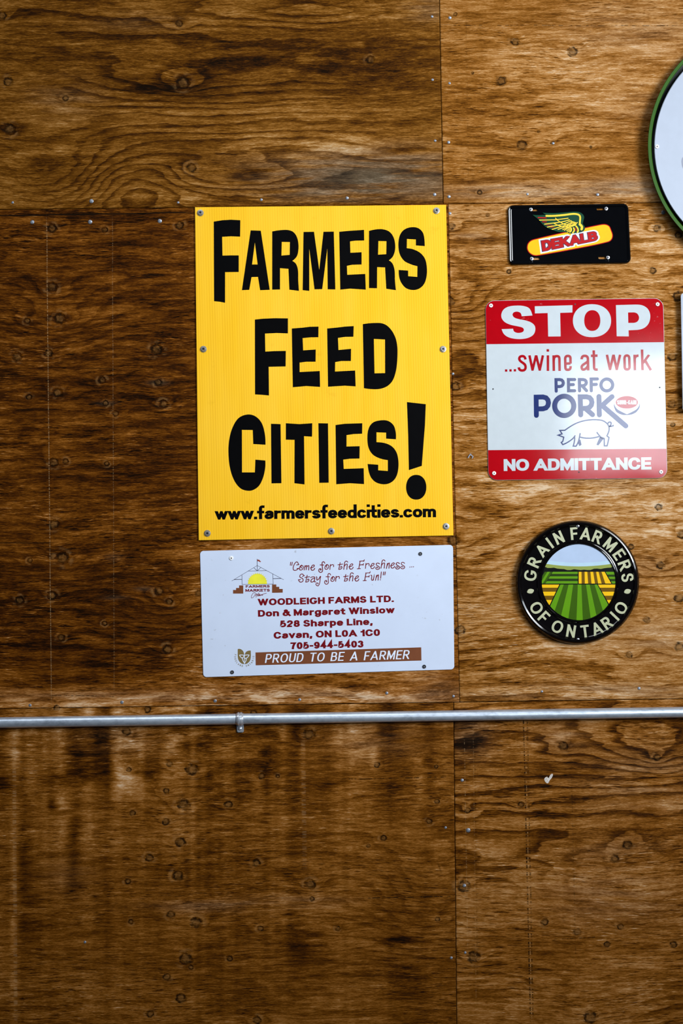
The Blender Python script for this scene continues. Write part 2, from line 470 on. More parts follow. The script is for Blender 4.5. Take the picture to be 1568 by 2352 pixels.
# knots: x, y, radius (photo frame)
KN = '''5,36,8 411,54,7 18,188,9 439,386,9 22,297,11 420,190,12 150,226,6 1182,96,8 1314,119,10 1150,186,10 1198,334,10 850,138,8
1085,168,3 1236,302,3 1268,329,4 1101,442,5 1356,338,3 1045,33,4
119,525,9 240,528,6 412,518,8 119,660,10 136,732,11 62,737,6 39,820,9 111,812,8 359,803,11 234,873,7 66,912,6 132,902,9 242,926,6 363,879,7 375,928,8 265,950,6
123,1062,9 150,1060,6 245,1065,5 123,1205,10 143,1282,12 68,1288,5 45,1379,8 119,1368,9 365,1358,9 388,1382,7 240,1432,5 140,1465,7 384,1492,9 130,1626,6 338,1630,7 455,1363,7
290,1681,8 440,1768,12 388,1755,6 295,1768,5 381,1817,6 421,1848,12 523,1848,8 304,1868,6 380,1888,7 414,1935,10 342,1970,8 709,1688,11 600,1783,7 637,1783,4 588,1983,8 582,1638,6
408,2012,10 293,2024,6 712,2031,10 392,2102,8 450,2120,11 300,2117,5 598,2133,6 427,2203,12 438,2222,5 527,2202,6 382,2245,7 415,2293,10 344,2330,7 590,2344,8 775,2133,5 716,2065,5
1293,1714,9 880,1925,6 1411,1973,8 1250,2118,7 1424,2129,6 1324,2142,8 1355,2337,13 1087,2198,12 1440,1941,9 1393,2169,6 1546,2170,7 1004,2112,5 865,1757,6 1003,1841,5 985,1887,6 845,1943,4 1001,1761,4 1508,1740,7 1064,2036,12 1196,1848,6 1073,1862,6
1044,888,9 1040,1241,11 1055,1448,10 1031,692,10 1119,494,4 1168,624,5 1498,622,7 1507,525,8 1558,540,7 1557,681,11 1543,820,9 1542,928,9 1544,976,5 1455,1375,5 1512,1165,7 1516,1299,8 1558,1375,9 1484,1424,7 1443,1505,7 1558,1486,9 1565,1228,9 1448,1256,6 1036,520,7'''
KN = np.array([[float(q) for q in k.split(',')] for k in KN.split()])

def blobs(X, Y, lst):
    o = np.zeros_like(X)
    for cx, cy, rx, ry, a in lst: o += a * np.exp(-((X - cx) / rx) ** 2 - ((Y - cy) / ry) ** 2)
    return o
def box(X, Y, x0, x1, y0, y1, fx, fy, a):
    s = lambda t: 1 / (1 + np.exp(-t))
    return a * s((X - x0) / fx) * s((x1 - X) / fx) * s((Y - y0) / fy) * s((y1 - Y) / fy)
n1 = rng.random(140)
def streak(X, per, seed):
    r = np.random.default_rng(seed).random(400)
    u = X / per + 60; i = np.floor(u).astype(int); f = u - i; f = f * f * (3 - 2 * f)
    return r[np.clip(i, 0, 399)] * (1 - f) + r[np.clip(i + 1, 0, 399)] * f

def fields(name, X, Y):
    tone = np.zeros_like(X); grey = np.zeros_like(X)
    if name == 'tl':
        tone += blobs(X, Y, [(800, 330, 200, 35, .16), (880, 20, 160, 30, .10), (760, 255, 220, 25, .10), (560, 115, 500, 45, -.09), (420, 195, 130, 35, -.12), (700, 180, 220, 45, -.10),
                             (880, 150, 130, 60, -.10), (300, 270, 300, 40, .05), (300, 30, 120, 20, .05), (60, 20, 120, 60, -.08), (180, 205, 60, 12, -.10), (340, 203, 55, 10, -.22), (150, 310, 150, 16, -.10), (20, 297, 40, 12, -.25),
                             (900, 395, 170, 22, .02), (570, 450, 400, 18, .10), (960, 85, 100, 10, .08)])
        grey += blobs(X, Y, [(880, 400, 190, 50, 1.3), (640, 395, 130, 30, .35), (980, 20, 50, 30, .4), (320, 50, 90, 18, .3), (150, 225, 80, 40, .3), (760, 440, 160, 25, .6)])
    if name == 'tr':
        tone += blobs(X, Y, [(1120, 60, 160, 60, -.05), (1120, 240, 100, 35, -.10), (1320, 130, 120, 60, .09), (1500, 120, 160, 120, .07), (1280, 320, 80, 30, .08), (1380, 230, 200, 40, .05), (1300, 370, 200, 25, -.02),
                             (1290, 445, 260, 18, .10), (1060, 430, 60, 25, -.08), (1060, 150, 50, 30, -.04), (1195, 320, 60, 25, -.05)])
        grey += blobs(X, Y, [(1200, 440, 220, 18, .75), (1480, 430, 120, 22, .8), (1450, 70, 150, 60, .3), (1500, 250, 90, 60, .25)])
    if name == 'ml':
        tone += box(X, Y, -500, 455, 470, 1540, 25, 22, -.14)
        tone += box(X, Y, -500, 1060, 1590, 1660, 30, 7, .28) + box(X, Y, 430, 1060, 1225, 1600, 28, 20, .13)
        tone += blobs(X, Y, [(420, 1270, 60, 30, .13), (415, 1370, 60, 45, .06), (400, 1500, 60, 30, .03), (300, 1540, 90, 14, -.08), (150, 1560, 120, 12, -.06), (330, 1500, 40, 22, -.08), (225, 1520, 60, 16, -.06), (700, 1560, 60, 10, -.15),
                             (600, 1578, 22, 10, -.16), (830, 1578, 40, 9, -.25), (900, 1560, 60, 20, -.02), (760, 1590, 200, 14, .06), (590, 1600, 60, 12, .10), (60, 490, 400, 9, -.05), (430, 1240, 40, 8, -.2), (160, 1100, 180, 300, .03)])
        grey += blobs(X, Y, [(363, 879, 22, 6, .9), (243, 926, 22, 5, 1.0), (300, 1600, 400, 16, .35), (850, 1600, 300, 20, .4), (1000, 1570, 60, 30, .4), (260, 1372, 30, 5, .7), (330, 1353, 22, 5, .7), (262, 1280, 20, 8, .5)])
    if name == 'mr':
        tone += blobs(X, Y, [(1300, 1130, 260, 40, .14), (1150, 1290, 80, 110, .05), (1470, 1200, 130, 60, .10), (1330, 1480, 230, 35, .10), (1330, 1590, 300, 18, .13), (1100, 640, 90, 160, -.05), (1080, 820, 60, 120, -.04),
                             (1150, 1165, 90, 12, -.10), (1090, 1170, 50, 20, -.10), (1200, 1530, 240, 14, -.07), (1500, 1490, 110, 18, .02), (1480, 600, 120, 120, .07), (1110, 1240, 60, 15, -.08), (1150, 1470, 90, 14, -.12), (1350, 1455, 130, 12, .05), (1160, 500, 120, 20, .06), (1530, 1250, 50, 200, .08)])
        grey += blobs(X, Y, [(1350, 1590, 250, 16, .6), (1500, 1470, 80, 40, .35), (1400, 1110, 160, 20, .35), (1080, 540, 40, 6, .5), (1480, 1300, 80, 30, .25), (1120, 540, 60, 60, .15)])
    if name in ('ll', 'lr'):
        fall = np.exp(-np.clip(Y - 1660, 0, None) / 210)
        s1, s2 = streak(X, 34, 3), streak(X, 13, 5)
        edge = 1 if name == 'll' else .45
        tone += edge * fall * ((s1 - .5) * .42 + (s2 - .5) * .14) + edge * (1 - fall) * (s2 - .5) * .07
    if name == 'll':
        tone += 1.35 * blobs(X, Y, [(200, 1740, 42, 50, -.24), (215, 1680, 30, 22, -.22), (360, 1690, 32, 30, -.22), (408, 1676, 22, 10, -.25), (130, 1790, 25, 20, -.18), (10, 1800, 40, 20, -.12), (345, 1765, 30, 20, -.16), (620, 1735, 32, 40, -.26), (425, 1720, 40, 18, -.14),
                             (120, 1850, 12, 25, -.14), (170, 1960, 10, 90, -.10), (60, 1950, 22, 190, -.09), (70, 2150, 30, 120, -.08), (880, 1690, 40, 16, -.08), (740, 1790, 30, 30, -.10),
                             (310, 1700, 40, 45, .12), (295, 1790, 28, 30, .14), (392, 1715, 14, 50, .10), (695, 1770, 9, 90, .15), (860, 1720, 10, 45, .16), (965, 1790, 12, 80, .14), (590, 1800, 14, 80, .10), (32, 1700, 12, 50, .12), (30, 2100, 8, 260, .10),
                             (150, 1830, 18, 60, .10), (560, 1730, 60, 30, .08), (820, 1700, 40, 22, .10), (160, 1700, 60, 20, .06), (510, 1800, 50, 18, .07), (620, 1660, 400, 10, .03),
                             (880, 2120, 60, 18, -.10), (915, 2160, 40, 9, -.22), (870, 2205, 30, 8, -.20), (930, 2260, 40, 30, -.10), (700, 2160, 50, 40, -.10), (720, 2230, 40, 40, -.10), (500, 2075, 120, 15, .06), (860, 2230, 60, 20, -.06), (700, 2060, 90, 8, .10), (560, 1960, 300, 40, -.02)])
        grey += blobs(X, Y, [(480, 2080, 120, 15, .4), (160, 2010, 60, 40, .2), (860, 1700, 100, 40, .3), (270, 1690, 120, 40, .25), (690, 2070, 100, 12, .3)])
    if name == 'lr':
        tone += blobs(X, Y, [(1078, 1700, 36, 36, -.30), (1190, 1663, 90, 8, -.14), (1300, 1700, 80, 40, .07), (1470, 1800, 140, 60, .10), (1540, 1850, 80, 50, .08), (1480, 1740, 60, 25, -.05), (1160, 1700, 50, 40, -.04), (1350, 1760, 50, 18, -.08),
                             (1400, 2040, 130, 40, .06), (1310, 1690, 30, 20, .06), (1130, 2160, 70, 50, .02), (1400, 2260, 90, 60, .02), (1520, 1680, 60, 12, -.05), (1260, 1800, 30, 60, -.04)])
        grey += blobs(X, Y, [(1078, 1690, 50, 50, .5), (1480, 1790, 130, 70, .35), (1400, 2060, 150, 60, .25), (1300, 1690, 60, 30, .35), (1420, 1950, 120, 30, .2)])
    return tone, grey

def swirl(name, X, Y):
    o = np.zeros_like(X)
    for x, y, r in KN:
        o += (.5 + r / 14) * np.exp(-((X - x) / (r * 3.8)) ** 2 - ((Y - y) / (r * 2.1)) ** 2)
    if name == 'tl':
        o += blobs(X, Y, [(420, 190, 330, 75, 4.5), (110, 400, 170, 110, 4.5), (300, 430, 110, 60, -3.5), (560, 400, 150, 35, 2.0), (850, 175, 200, 60, 3.0), (700, 20, 300, 40, 2)])
    if name == 'mr': o += blobs(X, Y, [(1060, 690, 90, 60, 3), (1080, 1290, 200, 140, 4.5), (1500, 1560, 160, 30, 1.5), (1300, 1120, 400, 60, 2)])
    if name == 'ml': o += blobs(X, Y, [(130, 730, 120, 90, 3), (140, 1270, 140, 90, 3), (380, 1400, 130, 60, 3), (950, 1600, 300, 20, 2)])
    if name == 'lr': o += blobs(X, Y, [(1460, 2070, 260, 130, 5.5), (1330, 2330, 120, 80, 3), (1520, 1720, 150, 60, 3)])
    if name == 'll': o += blobs(X, Y, [(150, 1710, 260, 30, 2), (980, 2050, 100, 120, 3)])
    return o

def wood(name, seed, ringf, ringamt, mid, lines, checks=.6, sat=1.0, warm=(1, 1, 1)):
    m, t, b = base_mat('plywood_' + name)
    tc = t.n.new('ShaderNodeTexCoord').outputs['Object']
    sep = t.n.new('ShaderNodeSeparateXYZ'); t.l.new(tc, sep.inputs[0]); X, Zc = sep.outputs[0], sep.outputs[2]
    at = t.n.new('ShaderNodeAttribute'); at.attribute_name = 'grain'
    sc = t.n.new('ShaderNodeSeparateColor'); t.l.new(at.outputs['Color'], sc.inputs[0])
    tone, grey, sw = sc.outputs[0], sc.outputs[1], sc.outputs[2]
    kn = at.outputs['Alpha']
    w1 = t.noise(t.vscale(tc, (3.5, 1, 9), (seed * 2.7, 0, seed)), 1, 2, .5); w2 = t.noise(t.vscale(tc, (22, 1, 50), (seed, 0, seed * 4)), 1, 2, .5)
    zw = t.math('MULTIPLY_ADD', t.math('SUBTRACT', w1, .5), .022, t.math('MULTIPLY_ADD', t.math('SUBTRACT', w2, .5), .0024, t.math('MULTIPLY_ADD', sw, .004, Zc)))
    cb = t.n.new('ShaderNodeCombineXYZ'); t.l.new(X, cb.inputs[0]); t.l.new(zw, cb.inputs[2]); wv = cb.outputs[0]
    S = lambda sx, sz, k=0: t.vscale(wv, (sx, 1, sz), (seed * 3.1 + k, seed * 1.7 + k * 2.3, seed * 5.3))
    # growth-ring contours
    big = t.noise(S(.8, 3.2), 1, 2, .5); midn = t.noise(S(4, 26, 3), 1, 3, .55)
    jag = t.noise(S(26, 60, 4), 1, 2, .6)
    h = t.math('MULTIPLY', Zc, ringf)
    h = t.math('ADD', h, t.math('MULTIPLY', sw, 1.0))
    h = t.math('ADD', h, t.math('MULTIPLY', big, ringf * .30))
    h = t.math('ADD', h, t.math('MULTIPLY', midn, 2.0))
    h = t.math('ADD', h, t.math('MULTIPLY', jag, .22))
    fr = t.math('FRACT', h)
    line = t.math('MULTIPLY', t.step(fr, .45, .92), t.step(fr, .92, 1.0, 1, 0))
    vis = t.step(t.noise(S(1.6, 5, 7), 1, 2), .32, .62, .15, 1.0)
    line = t.math('MULTIPLY', line, vis)
    # fibres
    f1 = t.noise(S(26, 250, 1), 1, 5, .64); f2 = t.noise(S(110, 900, 2), 1, 3, .7); f3 = t.noise(S(8, 75, 5), 1, 4, .62)
    mot = t.noise(S(2.2, 7, 11), 1, 3, .6)
    tone = t.math('MULTIPLY', tone, t.step(t.noise(S(9, 38, 40), 1, 4, .7), .32, .68, .15, 1.85))
    v = t.math('ADD', tone, mid)
    add = lambda v, n, a: t.math('MULTIPLY_ADD', t.math('SUBTRACT', n, .5), a, v)
    v = add(v, f1, .72); v = add(v, f2, .72); v = add(v, f3, .62); v = add(v, mot, .40)
    v = t.math('SUBTRACT', v, t.math('MULTIPLY', line, ringamt))
    # fine drying checks: dark and pale dashes along the grain
    dk = t.math('MULTIPLY', t.step(t.noise(S(28, 380, 8), 1, 2, .6), .57, .67), t.step(t.noise(S(3, 9, 9), 1, 2), .38, .56))
    lt = t.math('MULTIPLY', t.step(t.noise(S(34, 520, 12), 1, 2, .6), .59, .70), t.step(t.noise(S(3, 8, 13), 1, 2), .42, .60))
    v = t.math('SUBTRACT', v, t.math('MULTIPLY', dk, .34 * checks))
    v = t.math('ADD', v, t.math('MULTIPLY', lt, .36 * checks))
    stops = [(0, (.008, .0028, .0006)), (.22, (.050, .0135, .0006)), (.42, (.132, .0425, .0022)), (.60, (.270, .102, .0140)), (.80, (.465, .235, .078)), (1, (.66, .47, .29))]
    stops = [(p, tuple(c[i] * warm[i] for i in range(3))) for p, c in stops]
    colr = t.ramp(v, stops)
    gm = t.math('MULTIPLY', t.math('MULTIPLY', grey, t.step(t.noise(S(5, 60, 15), 1, 4, .6), .30, .62)), .75, clamp=True)
    gcol = t.ramp(v, [(0, (.02, .013, .008)), (.4, (.10, .067, .036)), (.8, (.30, .235, .165)), (1, (.5, .43, .35))])
    colr = t.mix(gm, colr, gcol)
    # knots: dark irregular rim, duller plug
    kk = t.math('ADD', kn, t.math('MULTIPLY', t.math('SUBTRACT', t.noise(S(140, 190, 20), 1, 2), .5), .8))
    rim = t.math('MULTIPLY', t.step(kk, .45, .85), t.step(kk, .95, 1.35, 1, 0))
    ins = t.step(kk, .6, .95, 1, 0)
    var = t.step(t.noise(S(75, 85, 22), 1, 1), .36, .62, .3, 1)
    plug = t.ramp(t.noise(S(90, 130, 21), 1, 3, .6), [(.3, (.022, .009, .0015)), (.7, (.23, .105, .027))])
    colr = t.mix(t.math('MULTIPLY', ins, .6), colr, plug)
    colr = t.mix(t.math('MULTIPLY', t.math('MULTIPLY', rim, var), .92), colr, (.009, .0035, .0008))
    halo = t.math('MULTIPLY', t.step(kk, 1.2, 1.5), t.step(kk, 1.5, 2.3, 1, 0))
    colr = t.mix(t.math('MULTIPLY', t.math('MULTIPLY', halo, t.step(t.noise(S(40, 60, 23), 1, 2), .45, .65)), .30), colr, (.38, .19, .06))
    # cracks, veneer joints and saw marks lie along straight lines of the sheet
    for (x0, y0, x1, y1, wpx, k, kind, dash) in lines:
        P, Q = W(x0, y0), W(x1, y1)
        hor = abs(x1 - x0) > abs(y1 - y0)
        if hor:
            sl = (Q[2] - P[2]) / (Q[0] - P[0]); off = t.math('SUBTRACT', Zc, t.math('MULTIPLY_ADD', X, sl, P[2] - sl * P[0])); al, lo, hi = X, P[0], Q[0]
            wob = t.noise(S(6, .01, 30), 1, 3, .6)
        else:
            sl = (Q[0] - P[0]) / (Q[2] - P[2]); off = t.math('SUBTRACT', X, t.math('MULTIPLY_ADD', Zc, sl, P[0] - sl * P[2])); al, lo, hi = Zc, Q[2], P[2]
            wob = t.noise(S(.01, 8, 30), 1, 3, .6)
        off = t.math('MULTIPLY_ADD', t.math('SUBTRACT', wob, .5), .008 if hor else .003, off)
        wm = wpx * 1.07e-3
        msk = t.step(t.math('ABSOLUTE', off), wm * .35, wm * .8, 1, 0)
        msk = t.math('MULTIPLY', msk, t.math('MULTIPLY', t.step(al, lo - .01, lo + .03), t.step(al, hi - .03, hi + .01, 1, 0)))
        if dash:
            dn = t.noise(S(20, 260, 33) if not hor else S(90, 3, 33), 1, 3, .7)
            msk = t.math('MULTIPLY', msk, t.step(dn, .5 - .12 * (1 - dash), .62 - .1 * (1 - dash)))
        msk = t.math('MULTIPLY', msk, k)
        colr = t.mix(msk, colr, (.006, .003, .0012) if kind == 'd' else (.45, .28, .13))
    t.l.new(colr, b.inputs['Base Color'])
    b.inputs['Roughness'].default_value = .6; b.inputs['Specular IOR Level'].default_value = .03
    bh = t.math('ADD', t.math('MULTIPLY', f1, .6), t.math('MULTIPLY', f2, .5))
    bh = t.math('SUBTRACT', bh, t.math('MULTIPLY', dk, .8))
    bh = t.math('SUBTRACT', bh, t.math('MULTIPLY', rim, 1.6))
    t.l.new(t.bump(bh, .6, .0014), b.inputs['Normal'])
    return m

bk, _, bb = base_mat('dark_backing'); bb.inputs['Base Color'].default_value = (.010, .006, .003, 1); bb.inputs['Roughness'].default_value = .9
m_back = mat('dark_studs', (.012, .007, .004), .9, wear=.3)
wb = B()
x0_, x1_ = W(-420, 1176)[0], W(1990, 1176)[0]; zt = W(784, -420)[2]
wb.add([(x0_, .018, 0), (x1_, .018, 0), (x1_, .018, zt), (x0_, .018, zt), (x0_, .06, 0), (x1_, .06, 0), (x1_, .06, zt), (x0_, .06, zt)],
       [(0, 1, 2, 3), (5, 4, 7, 6), (4, 0, 3, 7), (1, 5, 6, 2), (3, 2, 6, 7), (4, 5, 1, 0)])
wall = wb.build('wall_back', m_back); wall['kind'] = 'structure'

SHEETS = {}
zb = 2752      # below the frame, near the floor
def sheet(name, TL, TR, BR, BL, m, y=0.0, step=.003):
    P = [W(*TL), W(*TR), W(*BR), W(*BL)]
    for p in P:
        if p[2] < .12: p[2] = .003
    w = max(np.linalg.norm(P[1] - P[0]), np.linalg.norm(P[2] - P[3])); h = max(np.linalg.norm(P[0] - P[3]), np.linalg.norm(P[1] - P[2]))
    nu, nv = int(w / step) + 1, int(h / step) + 1
    U, V = np.meshgrid(np.linspace(0, 1, nu + 1), np.linspace(0, 1, nv + 1))
    G = ((1 - U) * (1 - V))[..., None] * P[0] + (U * (1 - V))[..., None] * P[1] + (U * V)[..., None] * P[2] + ((1 - U) * V)[..., None] * P[3]
    G[..., 1] = y
    pts = G.reshape(-1, 3); X, Y = PX(pts)
    tone, grey = fields(name, X, Y); sw = swirl(name, X, Y)
    kd = np.full_like(X, 4.0)
    for kx, ky, kr in KN:
        i = (np.abs(X - kx) < kr * 5) & (np.abs(Y - ky) < kr * 5)
        kd[i] = np.minimum(kd[i], np.hypot((X[i] - kx) / 1.12, Y[i] - ky) / kr)
    # front face grid plus a rim of thickness
    n = len(pts); idx = np.arange(n).reshape(nv + 1, nu + 1)
    a, b_, c, d = idx[:-1, :-1], idx[:-1, 1:], idx[1:, 1:], idx[1:, :-1]
    quads = np.stack([d, c, b_, a], -1).reshape(-1, 4)
    rim = np.concatenate([idx[0, :-1], idx[:-1, -1], idx[-1, :0:-1], idx[:0:-1, 0]])
    back = pts[rim] + np.array([0, .0175 - y, 0]); rb = n + np.arange(len(rim))
    rq = np.stack([rim, np.roll(rim, -1), np.roll(rb, -1), rb], -1)
    allv = np.concatenate([pts, back]); F = np.concatenate([quads, rq])
    me = bpy.data.meshes.new('plywood_sheet')
    me.vertices.add(len(allv)); me.vertices.foreach_set('co', allv.astype(np.float32).ravel())
    me.loops.add(F.size); me.loops.foreach_set('vertex_index', F.astype(np.int32).ravel())
    me.polygons.add(len(F)); me.polygons.foreach_set('loop_start', np.arange(0, F.size, 4, dtype=np.int32))
    me.update(calc_edges=True)
    at = me.attributes.new('grain', 'FLOAT_COLOR', 'POINT')
    pad = np.zeros(len(rim))
    D = np.stack([np.concatenate([q, pad + v]) for q, v in ((tone, -.2), (grey, 0), (sw, 0), (kd, 4))], -1)
    at.data.foreach_set('color', D.astype(np.float32).ravel())
    me.materials.append(m)
    o = link('plywood_sheet', me, wall)
    SHEETS[name] = o
    return o

LW = dict(
 tl=[],
 tr=[(1015, 58, 1560, 59, 1.6, .7, 'd', .6), (1070, 30, 1076, 470, 1.4, .3, 'd', .7), (1015, 40, 1700, 52, 1.2, .0, 'd', 0)],
 ml=[(-200, 499, 445, 488, 2.6, .95, 'd', 0), (107, 500, 118, 1620, 1.6, .55, 'l', .5), (258, 500, 262, 1600, 1.4, .28, 'l', .6), (-200, 1250, 130, 1246, 1.6, .9, 'd', 0), (190, 846, 280, 847, 1.6, .8, 'd', 0), (100, 1597, 280, 1600, 1.8, .7, 'd', .3)],
 mr=[(1049, 1255, 1055, 1610, 1.6, .0, 'd', 0), (1180, 470, 1200, 1600, 1.3, .25, 'd', .7)],
 ll=[(830, 2062, 1049, 2059, 2.2, .85, 'd', .2), (780, 1789, 1040, 1785, 2.0, .75, 'd', .3), (1004, 1978, 1013, 2004, 3, .8, 'd', 0), (32, 1660, 36, 2352, 7, .25, 'l', .8), (695, 1670, 700, 2000, 8, .22, 'l', .9)],
 lr=[(1201, 1618, 1218, 2352, 2.6, .9, 'd', .55), (1210, 1618, 1224, 2352, 2.4, .75, 'd', .7), (1205, 1650, 1221, 2352, 1.4, .6, 'l', .9), (1309, 1650, 1324, 2300, 2.0, .45, 'd', .95), (1090, 1700, 1097, 2280, 1.8, .5, 'd', .9), (1066, 1690, 1074, 2200, 1.2, .4, 'l', .8), (1086, 1650, 1093, 2300, 1.0, .3, 'l', .8), (1128, 1770, 1300, 1766, 1.6, .6, 'd', .7), (1240, 2158, 1400, 2150, 2.2, .6, 'd', .8)],
)
LINES_DONE = True
sheet('tl', (-400, -400), (1000.5, -400), (1016.5, 468), (-400, 486), wood('tl', 1, 26, .25, .46, LW['tl'], .35, warm=(.92, .98, 1.0)), y=-.0015)
sheet('tr', (1002, -400), (1980, -400), (1980, 462), (1018, 467), wood('tr', 2, 17, .14, .63, LW['tr'], .8), y=-.0015)
sheet('ml', (-400, 488), (1028.3, 469), (1054.5, 1612.2), (-400, 1633), wood('ml', 3, 24, .14, .425, LW['ml'], 1.0, warm=(1.0, .92, .85)))
sheet('mr', (1029.3, 469), (1980, 463.4), (1980, 1598.2), (1055.5, 1612), wood('mr', 4, 24, .30, .665, LW['mr'], .9))
sheet('ll', (-400, 1634.4), (1040.6, 1614.2), (1051.6, zb), (-400, zb), wood('ll', 5, 20, .12, .47, LW['ll'], .8, warm=(1, .98, 1)))
sheet('lr', (1042, 1614.2), (1980, 1599.6), (1980, zb), (1053, zb), wood('lr', 6, 24, .32, .57, LW['lr'], .8, warm=(1, .98, 1)))

fl = B()
fl.add([(-6, -7, -.1), (6, -7, -.1), (6, .06, -.1), (-6, .06, -.1), (-6, -7, 0), (6, -7, 0), (6, .06, 0), (-6, .06, 0)],
       [(4, 5, 6, 7), (3, 2, 1, 0), (0, 1, 5, 4), (2, 3, 7, 6), (1, 2, 6, 5), (3, 0, 4, 7)])
floor = fl.build('floor', mat('concrete', (.10, .09, .08), .8, wear=.25, wsc=6)); floor['kind'] = 'structure'

# ------------------------------------------------------------------ nails in the sheets, screws
m_nail = mat('nail_steel', (.24, .26, .30), .45, .6, wear=.3, wsc=300)
m_zinc = mat('zinc_screw', (.62, .65, .70), .28, .9, wear=.2, wsc=300)
m_dark = mat('dark_recess', (.012, .012, .015), .5)
m_white_washer = mat('white_plastic_washer', (.86, .86, .84), .45)
m_blackscrew = mat('dark_screw', (.05, .05, .055), .35, .6)

def lathe(name, prof, mats, n=20, mis=None):
    """turned shape facing away from the wall (axis -y), profile of (radius, height) in metres"""
    v = []; f = []; mi = []
    for r, h in prof:
        for k in range(n):
            a = 2 * math.pi * k / n; v.append((r * math.cos(a), -h, r * math.sin(a)))
    for j in range(len(prof) - 1):
        for k in range(n):
            a, b2 = j * n + k, j * n + (k + 1) % n
            f.append((a, b2, b2 + n, a + n)); mi.append(mis[j] if mis else 0)
    v.append((0, -prof[-1][1], 0)); c = len(v) - 1; o = (len(prof) - 1) * n
    for k in range(n): f.append((o + k, o + (k + 1) % n, c)); mi.append(mis[-1] if mis else 0)
    me = bpy.data.meshes.new(name); me.from_pydata(v, [], f)
    for m in mats: me.materials.append(m)
    me.polygons.foreach_set('material_index', mi)
    me.polygons.foreach_set('use_smooth', [True] * len(f))
    try: me.set_sharp_from_angle(angle=math.radians(40))
    except Exception: pass
    me.update(); return me
def hang(name, me, px, py, d, parent, tilt=0.0, rot=0.0, sc=1.0):
    o = bpy.data.objects.new(name, me); COL.objects.link(o)
    o.parent = parent; o.matrix_parent_inverse = Matrix.Translation(parent.location).inverted()
    o.location = W(px, py, d); o.rotation_euler = (tilt, rot, tilt * .6); o.scale = (sc, sc, sc)
    return o
me_nail = lathe('nail', [(.0042, -.001), (.0042, .0004), (.0036, .0009), (.001, .001)], [m_nail], 14)
R = random.Random(4)
for k, lst in dict(tl='29,465 210,462 409,465 600,459 797,455 992,38 993,183 999,323 998,447',
                   tr='1033,41 1032,191 1030,327 1031,452 1211,446 1372,447 1270,329',
                   ml='74,510 207,510 367,508 69,1620 280,1613 494,1610 688,1607 888,1592 1041,1599',
                   mr='1523,488 1244,1588 1467,1581 1033,490 1040,859',
                   ll='195,2164 1023,1901 1036,2200', lr='1061,1792 1075,1907 1066,2034 1068,2188').items():
    for q in lst.split():
        x, y = [float(a) for a in q.split(',')]
        s = 1.25 if (y in (510, 508, 488) or q in ('210,462', '1075,1907', '1523,488')) else R.uniform(.7, 1.0)
        hang('nail', me_nail, x, y, .0017 if k in ('tl', 'tr') else .0002, SHEETS[k], R.uniform(-.25, .25), 0, s)
# a bent staple and a splash of white paint on the right-hand sheets
st = B(); draw(st, [[(1075, 1051), (1080, 1043), (1086, 1049), (1084, 1052)]], 2.2, .0035)
st.build('staple', m_nail, SHEETS['mr'])
pm = mat('white_paint', (.62, .56, .50), .6, wear=.3, wsc=200)
sp = B()
sp.poly([smooth('1250,1788~ 1256,1784~ 1259,1787~ 1264,1779~ 1269,1778~ 1267,1786~ 1262,1792~ 1258,1799~ 1253,1797~ 1250,1792~')], .0004)
sp.build('paint_splash', pm, SHEETS['lr'])

# screws of the signs
me_hex = lathe('screw', [(.0082, 0), (.0084, .0008), (.0078, .0016), (.0058, .0018), (.0056, .0042), (.0050, .0050), (.0026, .0050), (.0022, .0030)], [m_zinc, m_dark], 20, [0, 0, 0, 1, 0, 0, 1, 1])
me_pan = lathe('screw', [(.0054, 0), (.0054, .0012), (.0044, .0024), (.0022, .0028), (.0018, .0014)], [m_zinc, m_dark], 18, [0, 0, 0, 1, 1])
me_wht = lathe('screw', [(.0060, 0), (.0060, .0014), (.0050, .0024), (.0019, .0025), (.0016, .0012)], [m_white_washer, m_dark], 18, [0, 0, 0, 1, 1])
me_blk = lathe('screw', [(.0052, 0), (.0050, .0020), (.0036, .0034), (.0016, .0034), (.0014, .0022)], [m_blackscrew, m_zinc], 18, [0, 0, 0, 1, 1])

m_ink = mat('black_ink', (.0015, .0015, .0018), .5, spec=.03, wear=.1)
# ------------------------------------------------------------------ yellow fluted plastic sign
m, t, b = base_mat('yellow_fluted_plastic')
tc = t.n.new('ShaderNodeTexCoord').outputs['Object']
mp = t.vscale(tc, (1, 1, 1)); sp_ = t.n.new('ShaderNodeSeparateXYZ'); t.l.new(mp, sp_.inputs[0])
xs = t.math('MULTIPLY_ADD', sp_.outputs[2], .0165, sp_.outputs[0])
ph = t.math('MULTIPLY', xs, 2 * math.pi / .0060)
wv = t.math('MULTIPLY_ADD', t.math('SINE', ph), .5, .5)
rib = t.math('POWER', wv, 5)
lo = t.noise(t.vscale(tc, (9, 1, 2)), 1, 3, .6)
amt = t.step(t.noise(t.vscale(tc, (60, 1, .6)), 1, 2, .6), .3, .7, .1, 1)
c = t.mix(t.math('MULTIPLY', rib, t.math('MULTIPLY', amt, .55)), lin(246, 188, 30), lin(216, 150, 4))
c = t.mix(t.step(lo, .3, .75, 0, .35), c, lin(252, 206, 76))
sm = t.math('MULTIPLY', t.step(t.noise(t.vscale(tc, (14, 1, 20)), 1, 4, .65), .62, .75), .25)
c = t.mix(sm, c, lin(205, 150, 10))
t.l.new(c, b.inputs['Base Color']); b.inputs['Roughness'].default_value = .42
b.inputs['Specular IOR Level'].default_value = .12
t.l.new(t.bump(wv, .22, .0006), b.inputs['Normal'])
m_yel = m
YS = empty('yellow_sign', W(745, 1240, .0), 'large yellow fluted plastic sign with big black capitals, above a white rectangular sign', 'sign')
p = B(); p.slab([(447.5, 476), (1024, 470.5), (1041, 1230), (456, 1241)], .0004, .0052, .6); p.build('panel', m_yel, YS)
D0 = .0052 + .00012
